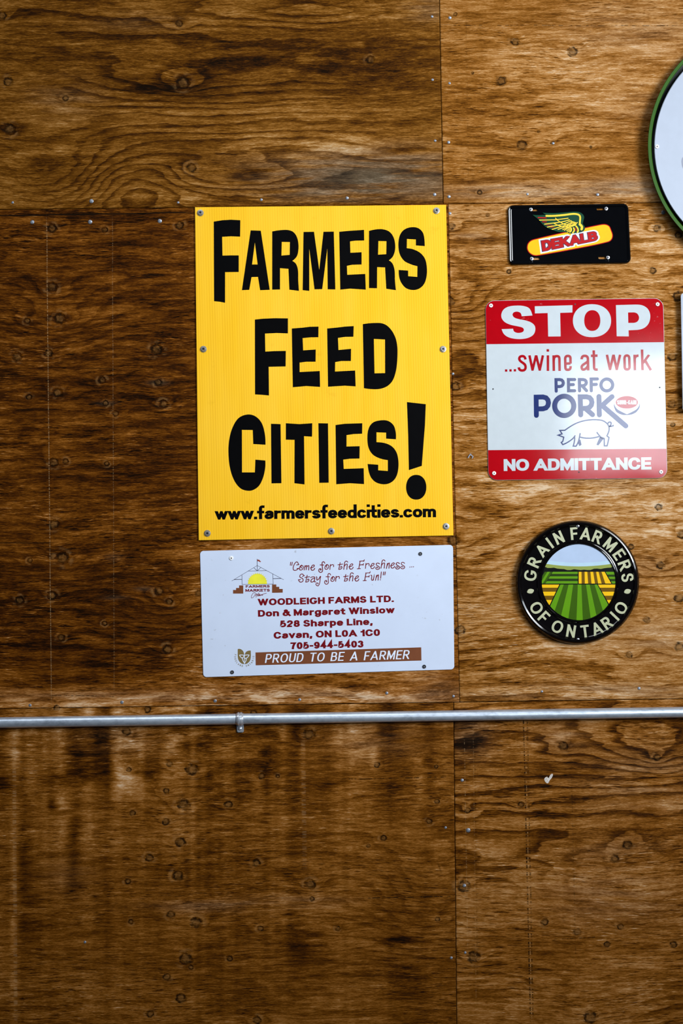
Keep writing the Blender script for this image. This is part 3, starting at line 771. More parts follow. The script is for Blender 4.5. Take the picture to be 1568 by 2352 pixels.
def headline(name, glyphs):
    q = B()
    for g in glyphs:
        q.poly([Z(smooth(l) if isinstance(l, str) else l, *g[0]) for l in g[1:]], D0)
    return q.build(name, m_ink, YS)
ZA, ZB = (430, 460, 2.489), (430, 860, 2.489)
headline('lettering', [
 (ZA, '151,122 200,114 250,111 303,114 302,208 250,206 199,209 201,316 250,315 294,315 294,410 216,411 216,586 185,580 153,577'),
 (ZA, '362,172 420,174 471,512 416,514 404,438 367,439 354,512 312,514', '386,242 402,367 370,367'),
 (ZA, '485,178 530,171~ 575,170~ 605,181~ 625,207~ 635,248~ 634,290~ 625,322~ 600,347 620,362~ 632,396~ 634,460~ 638,518 583,511 580,440 578,392 530,388 530,510 485,511', '540,238 586,239 585,312 538,316'),
 (ZA, '664,181 724,180 754,398 778,180 837,179 846,510 802,509 800,276 771,508 727,509 697,278 697,518 659,514'),
 (ZA, '868,180 920,175 1010,169 1011,230 960,231 930,235 932,300 996,297 996,367 940,369 912,375 914,426 1017,421 1020,511 930,505 874,511'),
 (ZA, '1038,175 1080,166~ 1120,166~ 1155,180~ 1178,210~ 1188,255~ 1185,295~ 1172,325~ 1152,343 1172,361~ 1184,396~ 1187,460~ 1192,514 1137,506 1133,440 1130,384 1085,382 1084,503 1038,502', '1092,233 1138,234 1137,308 1090,311'),
 (ZA, '1357,262 1306,258 1306,224 1255,221 1254,274 1290,280~ 1330,300~ 1357,332~ 1368,375~ 1368,430~ 1355,475~ 1330,502~ 1295,513~ 1255,505~ 1228,480~ 1212,445~ 1208,398 1262,402 1262,434 1314,438 1315,377 1275,365~ 1238,345~ 1213,305~ 1206,255~ 1212,208~ 1230,176~ 1260,158~ 1300,154~ 1330,166~ 1350,195~'),
])
headline('lettering', [
 (ZA, '386,682 430,677 500,674 575,675 575,761 510,759 444,762 446,865 500,862 563,861 562,950 465,952 467,1116 425,1112 387,1110'),
 (ZA, '597,733 660,728 700,723 750,722 749,783 700,784 659,788 662,858 734,853 733,923 680,923 642,928 642,982 757,976 759,1067 680,1062 603,1069'),
 (ZA, '799,733 860,727 900,722 951,719 949,780 900,781 861,787 864,856 936,849 935,919 880,919 845,925 844,979 959,973 962,1064 900,1060 804,1066'),
 ((820, 730, 13.064), '168,188 370,162~ 560,153~ 720,160~ 850,205~ 965,295~ 1075,440~ 1160,630~ 1203,850~ 1210,1100~ 1192,1400~ 1150,1650~ 1070,1870~ 950,2015~ 800,2100~ 620,2140~ 400,2138~ 203,2112', '500,633 834,650 838,1658 520,1664'),
])
headline('lettering', [
 (ZB, '447,402 377,398 374,318 312,317 313,560 386,560 389,487 446,492 445,535~ 433,590~ 410,636~ 378,660~ 345,665~ 305,652~ 270,610~ 245,540~ 235,450~ 240,370~ 260,300~ 295,248~ 345,229~ 390,240~ 425,278~ 443,340~'),
 (ZB, '478,282 533,284 538,622 481,623'),
 (ZB, '563,279 640,284 714,279 713,356 667,353 670,629 612,622 613,374 563,373'),
 (ZB, '749,279 804,280 808,619 754,620'),
 (ZB, '847,289 900,282 1000,279 999,339 950,341 910,347 910,412 985,410 984,481 930,482 891,487 894,540 1008,536 1010,627 930,622 851,628'),
 (ZB, '1192,371 1136,367 1136,333 1081,331 1081,387 1130,393~ 1170,412~ 1195,445~ 1206,490~ 1205,545~ 1190,592~ 1160,620~ 1120,628~ 1075,615~ 1045,580~ 1030,512 1091,516 1091,548 1146,552 1146,490 1100,480~ 1060,458~ 1036,420~ 1029,365~ 1036,310~ 1060,276~ 1100,263~ 1145,265~ 1178,290~ 1191,330~'),
 (ZB, '1255,158 1363,170 1358,290 1340,523 1266,547 1262,350'),
 (ZB, ell(1308, 645, 58, 71, 36, 2.15)),
])
q = B(); text(q, 'www.farmersfeedcities.com', (494.0, 1193.6), (1001.2, 1187.8), 31.5, D0, .235, .185, .03, .62, rnd=False, space=.3); q.build('lettering', m_ink, YS)
for x, y in ((460, 489), (1002, 484), (467, 802), (1017, 802), (476, 1225), (760.5, 1220), (1024, 1209)):
    hang('screw', me_hex, x, y, .0052, YS, 0, R.uniform(0, 1))

# ------------------------------------------------------------------ white business sign
m_wht = mat('white_sign_enamel', lin(205, 216, 236), .30, spec=.4, wear=.02, wsc=12, bump=.12, bsc=5, dirt=.6, dirtcol=(.35, .36, .40))
m_mar = mat('maroon_ink', lin(112, 8, 18), .4, spec=.15)
m_brn = mat('brown_ink', lin(118, 68, 42), .4, spec=.15)
m_wink = mat('white_ink', lin(222, 230, 246), .4, spec=.15)
m_sun = mat('yellow_ink', lin(232, 226, 60), .4, spec=.15)
m_gry = mat('slate_ink', lin(66, 66, 84), .4, spec=.15)
m_oli = mat('olive_ink', lin(124, 106, 66), .4, spec=.15)
m_brick = mat('brick_red_ink', lin(150, 62, 40), .4, spec=.15)
WS = empty('business_sign', W(752, 1550, 0), 'white rectangular sign with lines of maroon lettering and a brown stripe, below the yellow sign', 'sign')
p = B(); p.slab(rrect([(459, 1265.5), (1040, 1251.5), (1043, 1537.5), (466.5, 1555.5)], 8), .0008, .0024, .5); p.build('panel', m_wht, WS)
D1 = .0024 + .00012
for s, p0, p1, cap in (('WOODLEIGH FARMS LTD.', (592.3, 1390.8), (904.2, 1382.6), 15.2), ('Don & Margaret Winslow', (592.4, 1416.6), (905.8, 1408.2), 15.2),
                       ('528 Sharpe Line,', (643.0, 1440.8), (855.5, 1435.2), 15.4), ('Cavan, ON L0A 1C0', (628.5, 1467.2), (872.5, 1460.4), 15.6), ('705-944-5403', (667.0, 1491.2), (834.6, 1486.8), 15.6)):
    q = B(); text(q, s, p0, p1, cap, D1, .335, .225, .10, .76, space=.34); q.build('lettering', m_mar, WS)
p = B(); p.poly([[(586.5, 1498.6), (967, 1486.8), (967.6, 1517.2), (587, 1528.2)]], D1); p.build('stripe', m_brn, WS)
q = B(); text(q, 'PROUD TO BE A FARMER', (608.0, 1522.8), (938.5, 1513.6), 20.5, D1 + .0001, .16, .115, .15, slant=.20, space=.42); q.build('lettering', m_wink, WS)
# market emblem: roof frame, sun, steps
FM = (525, 1275, 11.2)
fz = lambda p: (FM[0] + p[0] / FM[2], FM[1] + p[1] / FM[2])
q = B()
draw(q, [[(80, 665), (735, 268), (1410, 632)], ([(145, 630), (340, 625)], 15), ([(1140, 605), (1350, 600)], 15), [(340, 515), (345, 760)], [(1135, 490), (1145, 745)], [(345, 755), (1140, 742)],
         [(510, 408), (980, 398)], [(735, 268), (738, 405)], [(655, 330), (735, 405)], [(825, 320), (738, 405)], [(733, 100), (735, 268)]], 9, D1, fz, False)
em = q.build('emblem', m_gry, WS)
q = B(); q.poly([[fz(a) for a in ell(740, 745, 245, 268, 40, 2, 180, 360)]], D1)
for k in range(13):
    a = math.radians(200 + k * 11.7); c, s = math.cos(a), math.sin(a)
    q.poly([[fz((740 + 240*c - 9*s, 745 + 262*s + 9*c)), fz((740 + 240*c + 9*s, 745 + 262*s - 9*c)), fz((740 + 292*c, 745 + 318*s))]], D1)
q.build('sun_print', m_sun, em)
q = B()
q.poly([[fz(a) for a in [(112, 897), (190, 897), (190, 845), (268, 845), (268, 780), (375, 780), (375, 990), (112, 990)]]], D1)
q.build('steps_print', m_brn, em); q = B()
q.poly([[fz(a) for a in [(1115, 755), (1225, 755), (1225, 815), (1300, 815), (1300, 870), (1390, 870), (1390, 965), (1115, 970)]]], D1)
q.build('steps_print', m_brn, em)
q = B(); q.poly([[fz(a) for a in smooth('735,120 765,116~ 795,128~ 810,152~ 835,160 812,180~ 785,168~ 760,155~ 735,165')]], D1); q.build('flag_print', m_brick, em)
q = B()
text(q, 'FARMERS', fz((440, 840)), fz((1056, 832)), 5.9, D1, .30, .24, .14); q.build('lettering', m_mar, em); q = B(); text(q, 'MARKETS', fz((430, 944)), fz((1058, 936)), 6.4, D1, .30, .24, .12)
q.build('lettering', m_mar, em); q = B()
def svgpaths(d, dx=0, dy=0): return [[(x + dx, y + dy) for x, y in p] for p, c in svg(d, 6)]
draw(q, svgpaths('M650,965 C610,980 560,1090 590,1105 C640,1110 700,1000 680,965 C670,955 640,965 625,985 M690,1045 L712,1000 L705,1085 M712,1010 C735,985 740,1010 735,1050 M775,968 L748,1050 C760,1060 770,1040 775,1020 M730,1012 L800,1000 M790,1020 C770,1020 768,1050 785,1045 L800,1018 L800,1045 M815,1020 L812,1045 M830,1040 L835,1015 L850,1015 M865,1012 C850,1015 850,1040 865,1035 C880,1030 880,1010 865,1012 C900,1000 930,985 970,978'), 11, D1, fz)
q.build('lettering', m_mar, em)
# handwritten slogan
HW = (655, 1275, 9.8); hz = lambda p: (HW[0] + p[0] / HW[2], HW[1] + p[1] / HW[2])
H = dict(
 C='M300,215 C283,160 268,147 250,152 C205,175 165,275 180,322 C195,360 250,350 298,300 M255,222 L308,212 M262,302 L318,298',
 o='M370,225 C330,240 308,290 323,325 C345,352 397,330 405,280 C408,245 385,225 362,240 C342,258 348,298 370,288',
 m='M445,235 L425,335 M438,275 C460,238 484,225 487,245 L468,330 M478,275 C502,235 530,225 532,245 L525,335',
 e='M565,288 C610,290 650,262 655,237 C650,214 620,215 600,243 C570,290 575,335 608,342 C640,342 658,318 662,296',
 f='M890,182 C880,143 840,133 830,172 C824,230 850,330 835,365 C815,400 762,395 753,350 C755,308 782,295 800,310 C814,328 800,346 788,330 M785,220 L865,222',
 r='M1015,210 L1003,325 M1008,255 C1030,215 1072,203 1085,225 C1090,240 1089,250 1085,262',
 t='M1235,170 L1203,320 C1240,328 1282,300 1276,268 C1265,243 1240,258 1245,277 M1185,218 L1290,203',
 h='M1405,157 C1380,120 1340,128 1335,180 L1315,320 M1322,265 C1350,200 1396,188 1396,215 L1385,320')
H2 = dict(
 F='M215,135 L185,302 M205,137 L300,130 M309,105 L296,138 M200,222 L285,212 M289,190 L280,226 M150,308 L220,303',
 s='M650,197 C620,163 575,175 575,205 C575,242 650,245 655,285 C650,330 575,335 565,295 C565,263 612,258 615,290',
 n='M830,185 L805,300 M822,235 C850,175 876,163 872,190 L863,295',
 u='M455,452 C478,450 482,470 470,530 C468,560 482,577 500,560 C516,540 525,500 530,455 L513,562')
q = B()
L1 = []
def put(d, dx=0, dy=0): L1.extend(svgpaths(d, dx, dy))
put('M122,160 L112,230 M158,160 L145,232')
for k in 'Come': put(H[k])
put(H['f']); put(H['o'], 572, -16); put(H['r']); put(H['t']); put(H['h']); put(H['e'], 865, -25)
put(H2['F'], 1470, 0); put(H['r'], 800, -25); put(H['e'], 1345, -38); put(H2['s'], 1470, 0); put(H['h'], 840, -26); put(H2['n'], 1470, 0); put(H['e'], 1800, -48); put(H2['s'], 1920, -8); put(H2['s'], 2033, -14)
put('M2803,272 L2806,265 M2843,268 L2846,262 M2883,266 L2886,260')
put('M420,467 C400,423 370,410 340,440 C308,490 330,500 370,515 C422,540 412,600 350,610 C312,602 305,580 302,552 M385,480 L430,460 M295,556 L345,552')
put(H['t'], -742, 284)
put('M572,505 C610,480 672,483 666,512 L654,590 C660,607 675,605 684,598 M660,522 C600,520 563,570 580,602 C600,617 650,590 652,575')
put('M700,487 C722,490 702,540 715,560 C740,562 770,520 787,478 M797,480 C770,560 795,640 740,692 C690,695 678,650 700,630 C730,618 748,638 733,652')
put(H['f'], 130, 266); put(H['o'], 708, 255); put(H['r'], 130, 265); put(H['t'], 128, 266); put(H['h'], 128, 263); put(H['e'], 993, 244)
put(H2['F'], 1602, 268); put(H2['u'], 1470, 0); put(H2['n'], 1225, 268)
put('M2162,378 L2146,520 M2139,552 L2140,558 M2216,378 L2205,445 M2252,377 L2240,445')
draw(q, L1, 17, D1, hz)
q.build('lettering', m_mar, WS)
# leaf emblem of the lower left corner
TL = (530, 1480, 9.8); tz = lambda p: (TL[0] + p[0] / TL[2], TL[1] + p[1] / TL[2])
q = B()
for s in ('155,105 210,104~ 265,140~ 293,195~ 297,260 297,446 240,430~ 180,370~ 157,290~', '447,140 385,146~ 335,178~ 314,230~ 312,290 312,446 370,430~ 428,370~ 448,290~'):
    q.poly([[tz(a) for a in smooth(s)]], D1)
em2 = q.build('emblem', m_oli, WS)
q = B()
draw(q, svgpaths('M195,243 C230,236 270,236 298,250 C290,280 275,300 255,312 C230,300 210,275 195,243 Z M410,240 C370,234 330,240 306,250 C300,280 310,310 325,322 C360,310 395,280 410,240 Z M262,300 C250,330 275,380 308,425 C335,390 350,350 348,318'), 15, D1 + .0001, tz)
q.build('flower_print', m_wink, em2)
q = B()
for k, ch in enumerate('FOODLAND ONTARIO'):
    if ch != ' ': arc_letter(q, ch, *tz((302, 285)), 21.0, 166 + k * 13.1, 4.2, D1, .62, .16, .16, True)
q.build('lettering', m_oli, em2)
hang('screw', me_wht, 531, 1282, .0024, WS, 0, 0, .85)
for x, y in ((965, 1272), (533, 1544), (974, 1531)): hang('screw', me_blk, x, y, .0024, WS, 0, 0, .9)

# ------------------------------------------------------------------ red and white warning sign
m_sred = mat('red_enamel', lin(168, 0, 12), .085, spec=.5, wear=.04, bump=.10, bsc=3.5, dirt=.25, dirtcol=(.6, .3, .3))
m_swht = mat('white_enamel', lin(192, 200, 204), .085, spec=.5, wear=.02, bump=.10, bsc=3.5, dirt=.5, dirtcol=(.45, .46, .48))
m_sred2 = mat('red_print', lin(160, 0, 16), .09, spec=.5, bump=.10, bsc=3.5)
m_blu = mat('navy_print', lin(14, 36, 98), .09, spec=.5, wear=.1, bump=.10, bsc=3.5)
SS = empty('warning_sign', W(1325, 1100, 0), 'square red and white metal warning sign with a pig outline, right of the yellow sign', 'sign')
cor = [(1114.2, 690.5), (1522.6, 684.6), (1532.2, 1098), (1121, 1103.2)]
full = rrect(cor, 21)
p = B(); p.slab(full, .0015, .0032, .7); p.build('panel', m_swht, SS)
D2 = .0032 + .00012
inn = [tuple(a) for a in inset(full, .7)]
SZ = (1100, 670, 3.350)
def band(y0, y1, x0, x1, keep_top):
    p = (SZ[0] + x0 / 3.35, SZ[1] + y0 / 3.35); q_ = (SZ[0] + x1 / 3.35, SZ[1] + y1 / 3.35)
    nx, ny = -(q_[1] - p[1]), (q_[0] - p[0])
    if keep_top: nx, ny = -nx, -ny
    return clip_half(inn, nx, ny, nx * p[0] + ny * p[1])
p = B(); p.poly([band(404, 388, 50, 1425, True)], D2); p.build('red_band', m_sred, SS)
p = B(); p.poly([band(1219, 1208, 65, 1447, False)], D2); p.build('red_band', m_sred, SS)
D3 = D2 + .0001
q = B()
for g in (('410,183 327,189 320,166~ 302,155~ 280,154~ 262,163~ 257,180~ 271,199~ 310,212~ 360,222~ 402,238~ 427,262~ 432,292~ 420,327~ 388,351~ 340,363~ 280,363~ 225,350~ 190,325~ 173,288 261,285 269,306~ 290,316~ 315,316~ 337,308~ 344,292~ 334,277~ 300,267~ 240,254~ 195,232~ 173,202~ 172,168~ 190,135~ 230,114~ 285,107~ 340,110~ 385,128~',),
          ('428,112 718,104 717,160 623,163 627,344 531,345 527,164 429,167',), (ell(868, 223, 147, 127, 48, 2.15), ell(870, 222, 62, 80, 40, 2.2)),
          ('1052,103 1200,99 1255,105~ 1293,128~ 1313,165~ 1315,207~ 1300,250~ 1267,280~ 1218,294 1149,297 1151,344 1058,343', '1145,160 1190,159 1215,168~ 1228,190~ 1228,212~ 1215,231~ 1190,240 1147,240')):
    q.poly([Z(smooth(l) if isinstance(l, str) else l, *SZ) for l in g], D3)
q.build('lettering', m_swht, SS)
q = B(); text(q, 'NO ADMITTANCE', (1156.5, 1081.8), (1495.6, 1078.4), 27.2, D3, .30, .225, .035, space=.34, cap1=28.2); q.build('lettering', m_swht, SS)
# "...swine at work"
AZ = (1150, 795, 4.3556); az = lambda p: (AZ[0] + p[0] / AZ[2], AZ[1] + p[1] / AZ[2])
q = B()
for pp in ('M52,244 M96,244 M140,243',):
    for x, y in ((52, 244), (96, 243), (140, 242)): draw(q, [[(x, y)]], 23, D2, az, False)
q.build('lettering', m_sred2, SS); q = B()
draw(q, svgpaths('M245,134 C243,110 232,100 214,100 C192,100 182,112 184,130 C188,155 225,165 240,185 C252,205 252,243 216,244 C190,244 180,232 180,212'), 25, D2, az, False, cap=0)
SW = []
for pl in ('M285,92 L316,238 L352,92 L388,238 L420,92', 'M470,92 L470,248', 'M527,92 L529,248 M529,140 C531,110 540,100 560,100 C580,100 584,112 585,130 L587,248',
           'M643,175 L696,173 M696,175 L696,130 C696,108 690,98 670,98 C650,98 643,110 643,130 L645,210 C645,230 654,237 670,237 C690,237 697,225 697,200',
           'M808,132 C808,108 818,97 838,97 C860,97 870,108 870,130 L873,243 M870,150 C850,175 806,185 807,212 C808,250 850,238 872,195', 'M928,42 L932,215 C934,236 948,236 968,234 M900,97 L966,95',
           'M1060,86 L1091,232 L1126,86 L1158,232 L1192,86', 'M1260,94 C1240,94 1236,108 1236,130 L1238,205 C1238,225 1246,233 1262,233 C1280,233 1286,222 1286,205 L1284,130 C1284,108 1278,94 1260,94 Z',
           'M1337,86 L1340,241 M1339,130 C1341,105 1352,95 1376,96', 'M1411,34 L1416,241 M1482,86 L1420,170 M1440,140 L1500,241'):
    for pts, cl in svg(pl, 8):
        SW.append((pts, cl))
WCL = [i for i, (p_, c_) in enumerate(SW) if len(p_) == 5 or (len(p_) in (2, 3) and p_[0][0] > 1390)]
for k, (pts, cl) in enumerate(SW):
    for poly in strip(pts, 25, cl, 0):
        ys = [p_[1] for p_ in pts]
        poly = clip_half(clip_half(poly, 0, 1, min(ys) - 12.5), 0, -1, -max(ys) - 12.5) if k not in WCL else clip_half(clip_half(poly, 0, 1, min(ys) - 1), 0, -1, -max(ys) - 8)
        if len(poly) > 2: q.poly([[az(a) for a in poly]], D2 + (k % 7) * 4e-5)
draw(q, [[(469, 43)]], 25, D2, az, False)
q.build('lettering', m_sred2, SS)
# round-ended blue letters
PZ = (1210, 855, 5.6); pz = lambda p: (PZ[0] + p[0] / PZ[2], PZ[1] + p[1] / PZ[2])
q = B()
draw(q, svgpaths('M375,243 L372,95 L420,94 C482,94 482,182 420,184 L378,184 M612,94 L532,94 L534,238 L612,238 M536,160 L595,159 M675,238 L673,94 L720,94 C778,94 776,172 715,174 L680,174 M712,178 L765,236 M905,86 L824,88 L826,238 M828,158 L890,156'), 40, D2, pz)
draw(q, [ell(1026, 163, 75, 76, 40)], 40, D2 + 3e-4, pz, False, closed=True)
q.build('lettering', m_blu, SS)
q = B()
draw(q, svgpaths('M120,555 L117,320 L205,318 C300,318 298,468 205,470 L122,472 M690,548 L684,316 L765,316 C858,316 856,458 765,464 L690,466 M755,470 L842,546 M930,548 L924,312 M1092,314 L965,428 L1270,690'), 63, D2, pz)
draw(q, [ell(479, 432, 123, 124, 48)], 63, D2 + 4e-4, pz, False, closed=True)
q.build('lettering', m_blu, SS)
# oval trade mark
q = B()
q.poly([[pz(a) for a in smooth('1122,400 1128,432~ 1160,475~ 1215,508~ 1285,541 1285,549~ 1215,544~ 1150,510~ 1122,455~ 1117,425~')]], D2)
q.poly([[pz(a) for a in smooth('1448,398 1450,425~ 1440,465~ 1400,515~ 1345,542~ 1285,549 1285,541 1350,510~ 1405,478~ 1440,435~')]], D2)
lg = q.build('emblem', m_blu, SS)
q = B(); q.poly([[pz(a) for a in ell(1283, 387, 142, 80, 40)]], D2); q.build('red_oval', m_sred2, lg)
q = B(); text(q, 'SHUR-GAIN', pz((1156, 414)), pz((1408, 414)), 9.6, D3, .26, .2, .03); q.build('lettering', m_swht, lg)
# pig outline
GZ = (1270, 950, 7.84); gz = lambda p: (GZ[0] + p[0] / GZ[2], GZ[1] + p[1] / GZ[2])
q = B()
draw(q, svgpaths('M210,300 C320,220 400,170 520,137 C640,105 780,100 880,122 C960,150 1008,210 1008,265 C1008,320 985,360 968,402 L1004,430 C995,480 985,530 970,580 L920,580 L918,455 C850,430 830,395 788,340'
     ' M210,300 L120,303 L160,365 L90,388 L190,425 L172,500 L145,520 L172,558 C230,540 330,480 372,430 L392,400 M385,415 C392,480 375,540 360,585 L410,588 C450,530 470,470 484,360 M490,425 C600,455 720,445 820,415'), 22, D2, gz, True)
draw(q, svgpaths('M985,180 C990,150 1030,140 1042,165 C1050,190 1030,215 1012,235 M1020,232 L1080,220'), 24, D2 + 3e-4, gz)
draw(q, svgpaths('M1055,228 L1082,212'), 22, D2 + 4e-4, gz)
for s in ('840,420 905,455 815,570 780,560', '470,470 490,470 510,560 475,585 452,540', '820,395 930,440 930,470 850,435'):
    q.poly([[gz(a) for a in parse2] for parse2 in [smooth(s)]], D2 + 3.5e-4)
q.build('pig_print', m_blu, SS)
for x, y in ((1132, 893.5), (1514.5, 890), (1320.5, 698.8), (1329, 1084.5)):
    q = B(); q.poly([ell(x, y, 1.7, 1.7, 12)], D3 + .0002); q.build('screw_hole', m_dark, SS)
for x, y in ((1127, 702), (1509.5, 699), (1134.3, 1087), (1517.5, 1084)): hang('screw', me_wht, x, y, .0034, SS, 0, 0, .82)

# ------------------------------------------------------------------ black embossed plate with winged emblem
m_blk = mat('black_gloss', (.0012, .0012, .0016), .07, spec=.4, wear=.1)
m_cap = mat('amber_print', lin(238, 182, 8), .25, wear=.05, spec=.3)
m_cred = mat('crimson_print', lin(172, 6, 10), .3, spec=.2)
m_grn = mat('dark_green_print', lin(6, 62, 38), .3, spec=.2)
m_lin = mat('yellow_print', lin(246, 200, 40), .3)
BP = empty('vehicle_plate', W(1307, 606, 0), 'small black embossed plate with a green and yellow wing over a tilted yellow bar', 'plate')
PZ5 = (1150, 455, 4.9); p5 = lambda p: (PZ5[0] + p[0] / 4.9, PZ5[1] + p[1] / 4.9)
out = rrect([p5(a) for a in ((72, 82), (1432, 60), (1464, 734), (90, 752))], 12.5, 8)
def slot(cx, cy, l, h):
    c = [(cx - l/2, cy - h/2), (cx + l/2, cy - h/2 - .1), (cx + l/2, cy + h/2), (cx - l/2, cy + h/2)]
    return rrect(c, h * .45, 4)
slots = [slot(*p5((368, 135)), 20, 4.6), slot(*p5((1140, 124)), 26, 4.8), slot(*p5((390, 682)), 21, 5.6), slot(*p5((1160, 672)), 26, 5.6)]
p = B(); rim = [tuple(a) for a in inset(out, 9.2)]
p.sweep(out, [(0, .0018), (0, .0030), (1.2, .0062), (3.0, .0072), (5.2, .0066), (7.5, .0044), (9.2, .0040)], cap=False)
p.poly([rim] + slots, .0040)
for h in slots: p.wall(h, .0020, h, .0040, flip=True)
p.build('panel', m_blk, BP, True)
KZ = (1200, 510, 7.127); kz = lambda p: (KZ[0] + p[0] / 7.127, KZ[1] + p[1] / 7.127)
capo = [kz(a) for a in smooth('66,412~ 82,350~ 128,302~ 200,275~ 700,160 1270,38~ 1355,34~ 1418,64~ 1448,125~ 1476,215~ 1458,288~ 1395,332~ 900,437 262,552~ 178,552~ 108,512~ 74,462~')]
q = B(); q.slab(capo, .0038, .0052, .5); bar = q.build('bar', m_cred, BP, True)
q = B(); q.slab([tuple(a) for a in inset(capo, 1.9)], .0050, .0056, .4); q.build('bar_face', m_cap, bar, True)
D4 = .0056 + .0001
tl = ((325, 481), (1240, 297))
for nm, mm, gr, dd in (('lettering_outline', m_wink, .17, 0), ('lettering_keyline', mat('navy_outline', lin(40, 20, 60), .4), .045, .0004), ('lettering', m_cred, 0, .0008)):  # printed layers: white outline, thin navy outline, red letters
    q = B(); text(q, 'DEKALB', kz((325, 481)), kz((1232, 297)), 24.5, D4 + dd, .33, .25, -.015 if gr == 0 else -.015, slant=.06, grow=gr, cap1=21.5); q.build(nm, mm, bar)
VZ = (1215, 480, 11.2); vz = lambda p: (VZ[0] + p[0] / 11.2, VZ[1] + p[1] / 11.2)
q = B(); q.slab([vz(a) for a in smooth('75,148 200,158~ 420,150 335,92 480,104~ 700,104~ 1000,80~ 1150,68~ 1290,82~ 1375,135~ 1412,205~ 1395,300~ 1380,385~ 1420,440~ 1432,510~ 1390,572~ 1320,604~ 1200,625~ 1050,632~ 950,600~ 750,590~ 600,545~ 470,492~ 380,432~ 300,352~ 250,290~ 170,220~')], .0038, .0060, .4)
wing = q.build('wing', m_grn, BP, True)
q = B(); DW = .0060 + .0001
draw(q, [(svg('M440,178 C620,185 800,165 950,148 C1080,125 1180,118 1250,140 C1310,165 1318,200 1305,300 L1298,395')[0][0], 46), (svg('M1300,395 C1360,440 1365,470 1345,520')[0][0], 60)], 46, DW, vz)
draw(q, svgpaths('M265,286 L650,280 C780,268 900,250 1000,238 M395,390 C520,375 640,360 760,345 C880,325 960,305 1035,278 M465,466 C600,440 720,420 850,395 C940,370 1010,330 1075,300 M590,525 C720,485 830,450 960,410 C1040,370 1070,350 1095,345'
     ' M740,525 C850,490 980,440 1050,400 C1100,360 1120,360 1140,360 M860,530 C950,490 1080,430 1140,390 M905,548 L1060,450 L1180,372 M965,560 L1060,480 M990,590 L1050,530'
     ' M675,235 C720,300 800,340 880,385 C980,420 1080,430 1140,420 C1190,400 1220,370 1235,345 M640,370 C740,430 850,460 960,460 C1060,455 1150,445 1200,400 M1055,310 L1190,350 L1130,400'), 21, DW + 2e-4, vz)
draw(q, svgpaths('M1045,590 C1090,560 1090,520 1070,490 M1120,610 C1165,570 1165,520 1140,490 M1240,600 C1275,560 1255,480 1200,440'), 36, DW + 8e-4, vz)
q.build('feather_print', m_lin, wing)
for st_ in [([(230, 222), (330, 226), (430, 230)], 30), ([(340, 328), (440, 332)], 24), ([(440, 415), (590, 420)], 12), ([(545, 475), (640, 472)], 14), ([(1195, 490), (1205, 560)], 24)]:
    q = B(); draw(q, [st_], 20, DW + 1e-3, vz); q.build('feather_print', m_cred, wing)
for x, y in ((1218.5, 481.5), (1391.3, 479.8), (1220.5, 594.5), (1395.4, 591.8)): hang('screw', me_pan, x, y, .0040, BP, 0, 0, .92)

# ------------------------------------------------------------------ round embossed sign with a field picture
m_bro = mat('black_brown_enamel', (.0022, .0014, .0014), .07, spec=.4, wear=.1)
m_cre = mat('cream_enamel', lin(182, 184, 150), .28, spec=.3)
GS = empty('round_field_sign', W(1326, 1478, 0), 'round black embossed sign with cream letters around a striped green and yellow field picture', 'sign')
GC = (1325.8, 1337.3); circ = ell(*GC, 141.8, 141.8, 96)
p = B()
p.sweep(circ, [(0, .004), (0, .010), (1.5, .0150), (4.0, .0185), (7.0, .0196), (10.5, .0186), (13.0, .0150), (15.0, .0138), (18, .0136), (46, .0136), (48, .0142), (50, .0162), (51.8, .0166), (53.5, .0150), (54.6, .0126)], cap=True)
p.build('panel', m_bro, GS, True)
D5 = .0136
q = B()
UC = (1180 + 778 / 5.227, 1180 + 822 / 5.227)
for ch, a in zip('GRAINFARMERS', (172, 155.8, 138.9, 126.5, 114.2, 95.4, 82.0, 67.6, 50.2, 34.4, 20.4, 5.4)):
    arc_letter(q, ch, *UC, 112.3, a, 28.5, D5 + .0022, (.78 if ch in 'OG' else .68), .195, .165, False, thick=.0022)
q.build('lettering', m_cre, GS); q = B()
for ch, a in zip('OFONTARIO', (211.3, 225.2, 244.4, 261, 277.2, 291.3, 304.6, 316.6, 328.6)):
    arc_letter(q, ch, *UC, 113.6, a, 28.5, D5 + .0022, (.78 if ch in 'OG' else .68), .195, .165, True, thick=.0022)
q.build('lettering', m_cre, GS)
for x, y in ((197, 930), (1361, 932)):
    q = B()
    e = Z(smooth(f'{x-42},{y+8}~ {x-15},{y-26}~ {x+36},{y-20}~ {x+40},{y}~ {x+15},{y+28}~ {x-30},{y+24}~'), 1180, 1180, 5.227)
    q.slab(e, D5, D5 + .002, .8); q.build('leaf_dot', m_cre, GS, True)
# field picture, clipped to the round window of the sign
fm = {k: mat(k + '_print', lin(*v), .22, spec=.2, wear=.03) for k, v in dict(sky=(172, 190, 216), haze=(176, 204, 220), hill=(140, 152, 74), tree=(6, 10, 6), green=(92, 146, 14), deep=(36, 58, 10), moss=(54, 88, 4), gold=(238, 186, 18), soil=(108, 78, 6)).items()}
fk = list(fm); cc = ell(780, 822, 446, 455, 72)
q = B(); DF = .0126 + .00012; lay = [0]
def fp(k, pts, lift=1):
    c = clip_conv(pts, cc)
    if len(c) > 2: q.poly([Z(c, 1180, 1180, 5.227)], DF + lift * 5e-5, fk.index(k))
def curve(k, tops, bots, lift):
    for i in range(len(tops) - 1): fp(k, [tops[i], tops[i+1], bots[i+1], bots[i]], lift)
q.poly([Z(cc, 1180, 1180, 5.227)], DF, fk.index('sky'))
xs_ = list(range(320, 1260, 40)); par = lambda e, m_: [(x, m_ - (m_ - e) * ((x - 780) / 400) ** 2) for x in xs_]
